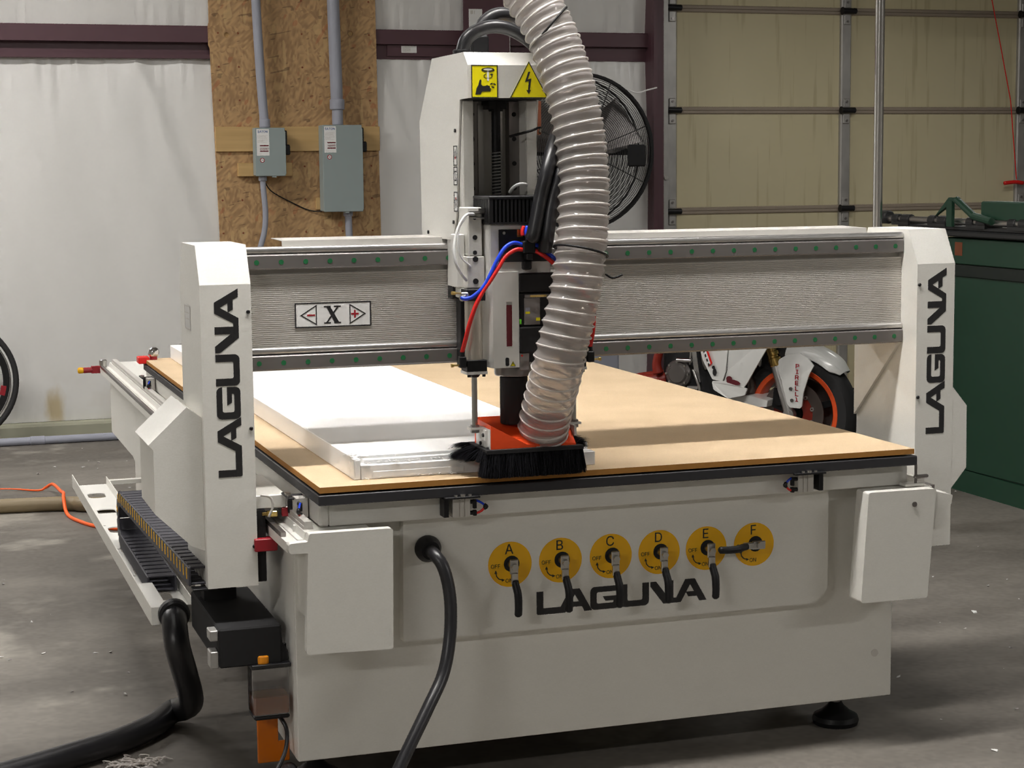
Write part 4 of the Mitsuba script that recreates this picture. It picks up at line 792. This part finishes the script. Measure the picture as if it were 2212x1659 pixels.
# ---------------------------------------------------------------- oil pump at the front left corner
op = thing('oil_pump', 'small clear oil reservoir with an orange cap at the front left corner of the table', 'oil pump')
part(op, 'back_plate', bx(-.130, X0-.0006, .205, .213, -.575, -.405, .002), 'black', 0)
part(op, 'reservoir', ext(rrect(-.141, .130, -.052, .2045, .01).difference(rrect(-.1395, .1315, -.0535, .203, .009)), 'z', -.555, -.443), 'clear_case', 30)
part(op, 'oil', ext(rrect(-.1385, .1325, -.0545, .202, .008), 'z', -.553, -.512), 'oil', 30)
part(op, 'bottom', bx(-.139, -.054, .132, .2045, -.566, -.5555, .004), 'black', 0)
part(op, 'lid', bx(-.143, -.049, .128, .2045, -.4428, -.432, .002), 'black_gloss', 0)
part(op, 'filler_cap', lathe([(0, 0), (.016, 0), (.0165, .003), (.0165, .016), (.014, .019), (0, .019)], (-.113, .150, -.4318), (0, 0, 1), 22), 'amber_cap')
part(op, 'pump_body', join(lathe([(0, 0), (.024, 0), (.022, .02), (.010, .04), (.008, .055), (0, .055)], (-.071, .168, -.4318), (0, 0, 1), 18), tube([(-.071, .168, -.40), (-.09, .18, -.42), (-.10, .185, -.44)], .006, 8, 4)), 'black')
part(op, 'bracket', join(bx(-.121, -.071, .196, .204, -.690, -.5665, .002), bx(-.121, X0-.0006, .196, .204, -.690, -.64, .002)), 'amber', 0, 'orange bracket plate')
part(op, 'supply_tube', tube([(-.072, .17, -.57), (-.06, .15, -.60), (-.07, .12, -.64), (-.10, .09, -.68), (-.135, .06, -.715)], .005, 8, 6), 'hose_black', True)
solo('foot_pedal_hose', tube([(-.05, .18, -.71), (-.07, .10, -.69), (-.10, .04, -.69), (-.15, -.01, -.72), (-.21, -.06, -.746), (-.3, -.12, -.7495)], .020, 14, 8), 'rubber', 'short black rubber hose lying under the orange bracket', 'hose', smooth=True)

# ---------------------------------------------------------------- on the floor to the left
solo('air_hose', tube([(-.75, 4.86, FL+.007), (-.45, 4.80, FL+.007), (-.31, 4.70, FL+.007), (-.27, 4.69, FL+.02), (-.243, 4.62, FL+.045), (-.230, 4.32, FL+.060), (-.228, 4.22, FL+.07), (-.236, 4.12, FL+.062), (-.232, 4.02, FL+.012), (-.20, 3.86, FL+.0078), (-.135, 3.70, FL+.0078), (-.03, 3.60, FL+.0078), (.2, 3.5, FL+.0078)], [.0015, .004, .007, .0075, .0078, .0078, .0078, .0078], 12, 8), 'orange_hose', 'bright orange air hose looping over a pipe on the floor', 'hose', smooth=True)
solo('floor_pipe', tube([(-3, 4.34, FL+.032), (-.5, 4.20, FL+.032), (-.1, 4.09, FL+.032), (.5, 3.98, FL+.032)], .0318, 16, 8), 'pipe_clay', 'dusty brown pipe lying on the floor at the left edge', 'pipe', smooth=True)
rs = np.random.default_rng(8); bits = []
for k in range(420):
    x, y = rs.uniform(-1.0, 4.2), rs.uniform(-.4, 6.)
    if -.2 < x < 1.7 and y < 4: continue
    s = rs.uniform(.002, .007); q = rs.normal(size=(7, 3))*[s, s, s*.35]; q[:, 2] -= q[:, 2].min()-FL-.0003
    bits.append(hull(q+[x, y, 0]))
ks = key_of('floor_chips'); tag(ks, 'tiny white plastic chips scattered over the concrete floor', 'chips', None, 'stuff'); put(ks, join(*bits), 'sticker_white', 0)
cur = []
for k in range(60):
    a, l = rs.uniform(0, 6.3), rs.uniform(.015, .05); x, y = -.38+rs.normal(0, .035), .53+rs.normal(0, .03); u = np.linspace(0, 1, 6); hgt = rs.uniform(.003, .016)
    cur.append(tube(np.c_[x+l*u*math.cos(a)+.006*np.sin(u*7), y+l*u*math.sin(a)+.006*np.cos(u*7), FL+.0025+hgt*np.sin(PI*u)], .0019, 4))
ks = key_of('swarf_heap'); tag(ks, 'little heap of clear plastic swarf by the black hose', 'swarf', None, 'stuff'); put(ks, join(*cur), 'pvc_rib', True)

# ---------------------------------------------------------------- right side: pole and dumpster
pk = thing('steel_pole', 'shiny upright steel pole behind the right column', 'pole')
part(pk, 'tube', cyl((2.845, 2.5, FL+.01), (2.845, 2.5, CE-.005), .0185, 24), 'chrome')
part(pk, 'base_plate', cyl((2.845, 2.5, FL), (2.845, 2.5, FL+.01), .06, 24), 'zinc'); part(pk, 'flange', cyl((2.845, 2.5, CE-.01), (2.845, 2.5, CE), .05, 24), 'zinc')
dm = thing('dumpster', 'dark green steel dumpster with a black lid at the right edge', 'dumpster')
dx0, dx1, dy0, dy1 = 3.66, 5.1, 1.55, 3.70
bodyp = [(dy0, .36), (dy0+.10, FL+.12), (dy1-.10, FL+.10), (dy1, .36)]
part(dm, 'body', join(ext(bodyp, 'x', dx0, dx0+.012), ext(bodyp, 'x', dx1-.012, dx1), bx(dx0+.012, dx1-.012, dy0+.1, dy1-.1, FL+.10, FL+.112), hull([(dx0+.012, dy1, .36), (dx1-.012, dy1, .36), (dx0+.012, dy1-.1, FL+.1), (dx1-.012, dy1-.1, FL+.1), (dx0+.012, dy1-.012, .36), (dx1-.012, dy1-.012, .36), (dx0+.012, dy1-.112, FL+.1), (dx1-.012, dy1-.112, FL+.1)]), hull([(dx0+.012, dy0, .36), (dx1-.012, dy0, .36), (dx0+.012, dy0+.1, FL+.1), (dx1-.012, dy0+.1, FL+.1), (dx0+.012, dy0+.012, .36), (dx1-.012, dy0+.012, .36), (dx0+.012, dy0+.112, FL+.1), (dx1-.012, dy0+.112, FL+.1)])), 'dumpster_green', 0)
for xa in (dx0, dx1-.08): part(dm, 'skid', bx(xa, xa+.08, dy0+.2, dy1-.2, FL, FL+.10), 'dumpster_green', 0)
part(dm, 'upper_band', join(bx(dx0-.022, dx0, dy0-.01, dy1+.01, .262, .378, .004)), 'dumpster_green', 0)
part(dm, 'lower_step', bx(dx0-.012, dx0, dy0+.02, dy1-.02, .205, .2615, .003), 'dumpster_dark', 0)
part(dm, 'rust_patch', bx(dx0-.0235, dx0-.0222, 3.13, 3.19, .30, .36), 'rust', 0)
part(dm, 'lid', join(bx(dx0-.05, dx1+.05, dy0-.05, dy1+.05, .385, .412, .006), bx(dx0-.03, dx1, dy0, dy1-.02, .412, .43, .004)), 'lid_black', 0, 'black plastic lid')
hg = part(dm, 'hinge_rod', cyl((dx0-.02, dy0, .452), (dx0-.02, dy1+.07, .452), .016, 14), 'zinc')
for y in np.arange(dy0+.1, dy1+.1, .32): part(dm, 'hinge_knuckle', join(cyl((dx0-.02, y, .452), (dx0-.02, y+.07, .452), .024, 14, .003), cyl((dx0-.02, y+.10, .452), (dx0-.02, y+.15, .452), .024, 14, .003), bx(dx0-.04, dx0+.05, y, y+.15, .425, .440)), 'lid_black', 0)
part(dm, 'rod_end', cyl((dx0-.02, dy1+.07, .458), (dx0-.02, dy1+.15, .458), .032, 16, .006), 'lid_black')
part(dm, 'lifting_bracket', join(ext([(3.40, .43), (3.36, .43), (3.19, .56), (3.12, .56), (3.10, .545), (3.17, .535)], 'x', dx0-.06, dx0-.045), ext([(3.155, .545), (3.20, .545), (3.20, .43), (3.155, .43)], 'x', dx0-.065, dx0-.05), tube([(dx0-.05, 3.14, .55), (dx0-.05, 3.00, .48), (dx0-.05, 2.86, .46)], .017, 10)), 'dumpster_green', 0)
part(dm, 'lid_rail', bx(dx0-.03, dx0+.06, dy0, 2.98, .462, .545, .006), 'dumpster_green', 0)

# ================================================================ the racing motorcycle behind the table
MB = thing('motorcycle', 'white and orange racing motorcycle parked behind the table on the right', 'motorcycle')
HB, hv, rv = np.array([3.2014, 3.85]), np.array([.65, -.76]), np.array([-.76, -.65]); hv = hv/np.linalg.norm(hv); rv = np.array([hv[1], -hv[0]])
def B(m):
    """From the motorcycle's own frame (forward, right, height) into the hall."""
    v = np.array(m.vertices); w = HB+v[:, :1]*hv+v[:, 1:2]*rv
    return TM(np.c_[w, v[:, 2]-Z0], np.array(m.faces)[:, ::-1])
def bp_(parent, name, m, mt, smooth=30, label=None): return part(parent, name, B(m), mt, smooth, label)
def plate(pts, a, b): return ext(pts, 'y', a, b)
def shell(pts, lat, bulge, th, s, res=.03):
    """A panel that follows the outline pts at lateral distance lat, bulging outwards; s = 1 right side, -1 left side."""
    p = poly(pts).buffer(-.006).buffer(.006, 4); m = trimesh.creation.extrude_polygon(p.segmentize(res), .01, engine='earcut')
    m = ext(p.segmentize(res), 'y', 0, 1); v, f = trimesh.remesh.subdivide_to_size(np.array(m.vertices), np.array(m.faces), .11) if False else (np.array(m.vertices), np.array(m.faces))
    c = np.array(p.centroid.coords[0]); x0, z0, x1, z1 = p.bounds
    q = 1-((v[:, 0]-c[0])/(x1-x0)*1.5)**2*.6-((v[:, 2]-c[1])/(z1-z0)*1.5)**2*.6
    y = lat-th+v[:, 1]*th+bulge*(q-1)
    m2 = TM(np.c_[v[:, 0], s*y, v[:, 2]], f if s > 0 else f[:, ::-1]); return m2
def wheel(xc, zc, rt, wt, rim_m, name):
    w = part(MB, name, B(lathe([(rt-.088, -wt*.42), (rt-.07, -wt*.5), (rt-.035, -wt*.5), (rt-.012, -wt*.33), (rt-.002, -wt*.14), (rt, 0), (rt-.002, wt*.14), (rt-.012, wt*.33), (rt-.035, wt*.5), (rt-.07, wt*.5), (rt-.088, wt*.42), (rt-.088, -wt*.42)], (xc, 0, zc), (0, 1, 0), 72)), 'tyre')
    ri = rt-.086
    bp_(w, 'rim', lathe([(ri-.025, -wt*.30), (ri-.016, -wt*.44), (ri+.004, -wt*.47), (ri+.010, -wt*.43), (ri, -wt*.36), (ri, wt*.36), (ri+.010, wt*.43), (ri+.004, wt*.47), (ri-.016, wt*.44), (ri-.025, wt*.30), (ri-.025, -wt*.30)], (xc, 0, zc), (0, 1, 0), 64), rim_m, 30, 'orange rim')
    for k in range(5):
        a = k*2*PI/5+.3; ps = []
        for r0, hw in ((.03, .020), (ri-.02, .014)):
            for t in (-1, 1):
                for y in (-.014, .014): ps.append((xc+math.cos(a)*r0-math.sin(a)*hw*t, y, zc+math.sin(a)*r0+math.cos(a)*hw*t))
        bp_(w, 'spoke', hull(ps), 'black', 0)
    bp_(w, 'hub', cyl((xc, -.05, zc), (xc, .05, zc), .036, 24, .005), 'black')
    return w
fw = wheel(0, .30, .30, .115, 'bike_orange', 'front_wheel')
for s in (1, -1):
    d = bp_(fw, 'brake_disc', lathe([(.100, .060), (.155, .060), (.155, .065), (.100, .065), (.100, .060)] if s > 0 else [(.100, -.065), (.155, -.065), (.155, -.060), (.100, -.060), (.100, -.065)], (0, 0, .30), (0, 1, 0), 56), 'disc_steel')
    bp_(fw, 'disc_carrier', lathe([(.05, .058*s-.003), (.102, .058*s-.003), (.102, .058*s+.003), (.05, .058*s+.003), (.05, .058*s-.003)], (0, 0, .30), (0, 1, 0), 40), 'bike_red')
for k in range(10):
    a = k*2*PI/10+.25; bp_(fw, 'disc_button', lathe([(.0045, 0), (.010, 0), (.010, .004), (.0045, .004), (.0045, 0)], (.101*math.cos(a), .066, .30+.101*math.sin(a)), (0, 1, 0), 14), 'alu')
wheel(-1.40, .315, .315, .19, 'bike_orange', 'rear_wheel')
for s in (1, -1):
    fk = bp_(MB, 'fork_leg', cyl((.0, .108*s, .30), (-.085, .108*s, .575), .024, 18), 'alu', 30, 'bright lower fork leg')
    bp_(fk, 'gold_tube', join(cyl((-.078, .108*s, .545), (-.205, .108*s, .96), .0265, 20), cyl((-.068, .108*s, .530), (-.080, .108*s, .570), .031, 20, .004), cyl((-.083, .108*s, .578), (-.090, .108*s, .600), .029, 20, .003)), 'gold')
    bp_(fk, 'caliper', join(plate([(-.10, .33), (-.03, .30), (-.02, .38), (-.09, .42)], .055*s-.03, .055*s+.03), cyl((-.06, .07*s, .36), (-.06, .10*s, .36), .022, 14)), 'black', 0)
    bp_(fk, 'axle_foot', join(cyl((0, .085*s, .30), (0, .13*s, .30), .028, 18, .003)), 'alu')
# mudguard: arch over the tyre and a shield on either fork leg
a = np.linspace(math.radians(40), math.radians(128), 22); V, F = [], []
sect = [(-.078, -.038), (-.074, -.012), (-.055, .010), (-.028, .022), (0, .026), (.028, .022), (.055, .010), (.074, -.012), (.078, -.038)]
for i, t in enumerate(a):
    tp = min(1., .35+((t-a[0])/(a[-1]-a[0]))*6)
    for j, (y, r) in enumerate(sect): V.append((math.cos(t)*(.318+r*tp), y*(.55+.45*tp), .30+math.sin(t)*(.318+r*tp)))
n_ = len(sect)
for i in range(len(a)-1):
    for j in range(n_-1): F += [[i*n_+j, i*n_+j+1, (i+1)*n_+j+1], [i*n_+j, (i+1)*n_+j+1, (i+1)*n_+j]]
V = np.array(V); V2 = V.copy(); cV = np.array([0, 0, .30]); V2 = cV+(V-cV)*[.985, .95, .985]
m_ = join(TM(V, F), TM(V2, np.array(F)[:, ::-1]))
fd = bp_(MB, 'mudguard', m_, 'bike_white', True, 'white front mudguard with red lettering')
shield = [(-.060, .535), (-.030, .462), (-.004, .352), (.010, .336), (.060, .334), (.070, .345), (.080, .410), (.108, .500), (.128, .540), (.10, .575), (.06, .598), (.0, .59), (-.045, .565)]
for s in (1, -1):
    bp_(fd, 'shield', shell(shield, .142 if s > 0 else .142, .035, .010, s), 'bike_white', 40)
letters = []
for k, c_ in enumerate('PIRELLI'):
    m = meshkit.text_mesh(c_, .0195, .0012, True); v = np.array(m.vertices); v[:, 0] -= (v[:, 0].min()+v[:, 0].max())/2
    letters.append(TM(np.c_[v[:, 0]*1.25+.0525-.0012*k, .1432-.004*max(0, k-3)+v[:, 2], v[:, 1]+.528-.0268*k], np.array(m.faces)[:, ::-1]))
bp_(fd, 'lettering', join(*letters), 'dark_red', 0)
bp_(fd, 'bolt', join(cyl((.018, .134, .428), (.018, .1445, .428), .008, 10), cyl((.022, .128, .372), (.022, .138, .372), .008, 10)), 'steel_dark')
# fairing
main = [(-.262, .92), (-.262, .67), (-.283, .503), (-.302, .452), (-.20, .424), (-.176, .455), (-.036, .679), (.03, .76), (.16, .82), (.22, .90), (.10, 1.0), (-.10, 1.04)]
left = [(-.036, .679), (.0, .640), (.035, .622), (.06, .63), (.085, .72), (.16, .82), (.22, .90), (.10, 1.0), (-.10, 1.04), (-.262, .92), (-.283, .503), (-.302, .452), (-.20, .424), (-.176, .455)]
rear = [(-.450, .84), (-.436, .664), (-.405, .553), (-.356, .461), (-.306, .452), (-.287, .503), (-.266, .67), (-.266, .86)]
fa = bp_(MB, 'fairing', shell(main, .225, .05, .010, 1), 'bike_white', 40, 'white fairing')
bp_(fa, 'left_panel', shell(left, .225, .04, .010, -1), 'bike_white', 40)
bp_(fa, 'side_panel', shell(rear, .222, .03, .012, 1), 'bike_white', 40)
bp_(fa, 'side_panel', shell(rear, .222, .03, .012, -1), 'bike_white', 40)
belly = [(-.362, .452), (-.350, .412), (-.275, .372), (-.19, .392), (-.176, .425), (-.20, .43), (-.30, .455)]
bp_(fa, 'belly_pan', join(shell(belly, .215, .02, .012, 1), shell(belly, .215, .02, .012, -1), plate([(-.35, .40), (-.275, .352), (-.20, .33), (-.10, .335), (-.095, .365), (-.19, .385), (-.275, .370)], -.10, .15)), 'bike_white', 0, 'white belly pan')
bp_(fa, 'nose', hull([(.22, -.10, .90), (.22, .10, .90), (.18, -.12, .80), (.18, .12, .80), (-.02, -.20, 1.02), (-.02, .20, 1.02), (.10, -.17, .84), (.10, .17, .84)]), 'bike_white', 0)
sq = [(-.413, .634), (-.388, .650), (-.345, .545), (-.358, .503), (-.378, .515)]
def on_side(pts, o=.2225, th=.0016): return plate(pts, o, o+th)
def tilt(pts, c, ang): return [tuple(np.array(affinity.rotate(Point(p), ang, origin=c).coords[0])) for p in pts]
dc = bp_(MB, 'sticker', on_side([(-.414, .632), (-.394, .648), (-.352, .540), (-.372, .522)], .218), 'red', 0, 'red and white sponsor sticker')
bp_(dc, 'white_field', on_side([(-.412, .628), (-.399, .637), (-.361, .538), (-.3735, .527)], .2198), 'sticker_white', 0)
bp_(dc, 'strokes', join(*[on_side([(-.409+.0085*k, .623-.0215*k), (-.403+.0085*k, .627-.0215*k), (-.399+.0085*k, .614-.0215*k), (-.405+.0085*k, .610-.0215*k)], .2215) for k in range(5)]), 'print_black', 0)
bp_(fa, 'sponsor_mark', join(on_side(affinity.translate(affinity.scale(Point(0, 0).buffer(1, 14), .010, .018), -.342, .497), .214), on_side(affinity.translate(Point(0, 0).buffer(.008, 10), -.348, .520), .214)), 'print_black', 0)
bp_(fa, 'sponsor_mark', join(on_side(affinity.rotate(affinity.translate(affinity.scale(Point(0, 0).buffer(1, 18), .036, .012), -.247, .452), -8), .208), on_side(affinity.translate(affinity.scale(Point(0, 0).buffer(1, 14), .015, .013), -.268, .468), .2095)), 'label_red', 0)
bp_(fa, 'stripe', join(on_side([(-.360, .664), (-.352, .668), (-.315, .622), (-.322, .617)], .222), on_side([(-.335, .655), (-.329, .659), (-.300, .622), (-.306, .618)], .222)), 'alu_matt', 0)
bp_(fa, 'stripe', on_side([(-.318, .668), (-.308, .668), (-.285, .632), (-.292, .627)], .221), 'dark_red', 0)
# engine, frame, swinging arm, tail
en = bp_(MB, 'engine', join(bx(-.66, -.33, -.14, .14, .34, .62, .02), hull([(-.33, -.12, .45), (-.33, .12, .45), (-.20, -.11, .62), (-.20, .11, .62), (-.50, -.12, .62), (-.50, .12, .62), (-.32, -.11, .78), (-.32, .11, .78)])), 'black_matt', 0, 'dark engine block')
bp_(en, 'clutch_cover', join(cyl((-.555, .13, .475), (-.555, .185, .475), .068, 28, .010), cyl((-.555, .18, .475), (-.555, .196, .475), .048, 24, .006)), 'steel_dark')
bp_(en, 'cover_bolt', join(*[cyl((-.555+.058*math.cos(q), .18, .475+.058*math.sin(q)), (-.555+.058*math.cos(q), .192, .475+.058*math.sin(q)), .006, 8) for q in np.arange(8)*PI/4]), 'zinc')
bp_(en, 'heel_guard', join(plate([(-.49, .64), (-.468, .645), (-.45, .52), (-.437, .44), (-.455, .43), (-.475, .52)], .165, .172), plate([(-.50, .405), (-.445, .405), (-.440, .42), (-.50, .418)], .165, .19)), 'alu', 0)
bp_(en, 'foot_peg', cyl((-.555, .19, .545), (-.47, .20, .545), .010, 14, .002), 'chrome')
bp_(en, 'brake_pedal', tube([(-.47, .18, .50), (-.45, .19, .46), (-.435, .19, .42), (-.43, .19, .395)], .008, 10, 4), 'zinc', True)
bp_(en, 'hose', join(tube([(-.50, .15, .65), (-.495, .155, .58), (-.50, .16, .52)], .007, 8, 4), tube([(-.44, .15, .66), (-.435, .15, .60), (-.43, .15, .54), (-.42, .14, .50)], .012, 10, 4)), 'zinc', True)
bp_(en, 'exhaust', tube([(-.25, .05, .50), (-.22, .06, .40), (-.35, .05, .33), (-.60, .06, .31), (-.85, .10, .34), (-1.05, .14, .46)], .024, 14, 6), 'disc_steel', True)
fr_ = bp_(MB, 'frame', tube([(-.21, .10, .92), (-.38, .15, .84), (-.53, .165, .735), (-.615, .168, .665), (-.655, .168, .59), (-.676, .165, .52), (-.670, .16, .47)], [.028, .030, .027, .022, .020, .022, .026], 14, 8), 'bike_red', True, 'orange red frame spar')
bp_(fr_, 'left_spar', tube([(-.21, -.10, .92), (-.38, -.15, .84), (-.53, -.165, .735), (-.615, -.168, .665), (-.655, -.168, .59), (-.676, -.165, .52), (-.670, -.16, .47)], [.028, .030, .027, .022, .020, .022, .026], 14, 8), 'bike_red', True)
bp_(fr_, 'cross_plate', plate([(-.66, .64), (-.54, .72), (-.50, .69), (-.56, .635), (-.63, .60)], -.14, .15), 'bike_red', 0)
for s in (1, -1): bp_(MB, 'swinging_arm', tube([(-.64, .12*s, .44), (-.9, .14*s, .40), (-1.15, .145*s, .35), (-1.40, .145*s, .315)], [.034, .034, .030, .026], 14, 6), 'bike_red', True)
bp_(MB, 'swinging_arm__pivot', cyl((-.66, -.15, .44), (-.66, .15, .44), .03, 18), 'black') if False else None
tk = bp_(MB, 'tank', hull([(-.22, -.10, .92), (-.22, .10, .92), (-.30, -.13, 1.0), (-.30, .13, 1.0), (-.52, -.15, .96), (-.52, .15, .96), (-.66, -.09, .84), (-.66, .09, .84), (-.35, -.17, .86), (-.35, .17, .86)]), 'bike_white', 20)
bp_(MB, 'seat', bx(-1.02, -.64, -.11, .11, .80, .86, .02), 'black_matt', 0)
bp_(MB, 'tail', hull([(-.70, -.11, .80), (-.70, .11, .80), (-1.0, -.10, .88), (-1.0, .10, .88), (-1.36, -.05, .98), (-1.36, .05, .98), (-1.38, -.04, .93), (-1.38, .04, .93), (-.80, -.08, .74), (-.80, .08, .74), (-.62, -.08, .70), (-.62, .08, .70)]), 'bike_white', 20)
bp_(MB, 'radiator', plate([(-.05, .48), (-.16, .52), (-.13, .78), (-.02, .74)], -.08, .08), 'black_matt', 0)
bp_(MB, 'windscreen', hull([(.06, -.14, .99), (.06, .14, .99), (-.10, -.16, 1.06), (-.10, .16, 1.06), (-.18, -.10, 1.12), (-.18, .10, 1.12), (-.10, -.12, 1.04), (-.10, .12, 1.04)]), 'black_gloss', 20)
bp_(MB, 'handlebar', tube([(-.16, .28, .88), (-.18, .11, .93), (-.18, -.11, .93), (-.16, -.28, .88)], .014, 10), 'black', True)
for s in (1, -1): bp_(MB, 'paddock_stand', join(cyl((-1.38, .17*s, .315), (-1.5, .2*s, .02), .014, 12), cyl((-1.5, .2*s, .014), (-1.2, .2*s, .014), .014, 12)), 'bike_orange')
# things against the wall between hose and motorcycle
ub = thing('cabinet', 'small blue grey metal cabinet on the floor behind the table, left of the motorcycle', 'cabinet')
part(ub, 'body', bx(2.86, 3.12, 5.95, 6.25, FL+.02, .02, .006), 'pvc_grey', 0); part(ub, 'foot', join(*[bx(x, x+.03, y, y+.03, FL, FL+.02) for x in (2.88, 3.07) for y in (5.97, 6.19)]), 'black', 0)
part(ub, 'door', bx(2.875, 3.105, 5.938, 5.949, FL+.05, .005, .003), 'pvc_grey', 0); part(ub, 'door__handle', bx(3.07, 3.09, 5.925, 5.938, -.30, -.2, .003), 'steel_dark', 0)
solo('wall_hose', tube([(3.47, 6.50, .10), (3.44, 6.48, -.02), (3.36, 6.46, -.12), (3.28, 6.45, -.22), (3.24, 6.45, -.40), (3.25, 6.45, -.6), (3.30, 6.44, FL+.016), (3.2, 6.38, FL+.016)], .0145, 12, 8), 'hose_black', 'black hose curving down the wall left of the motorcycle', 'hose', smooth=True)
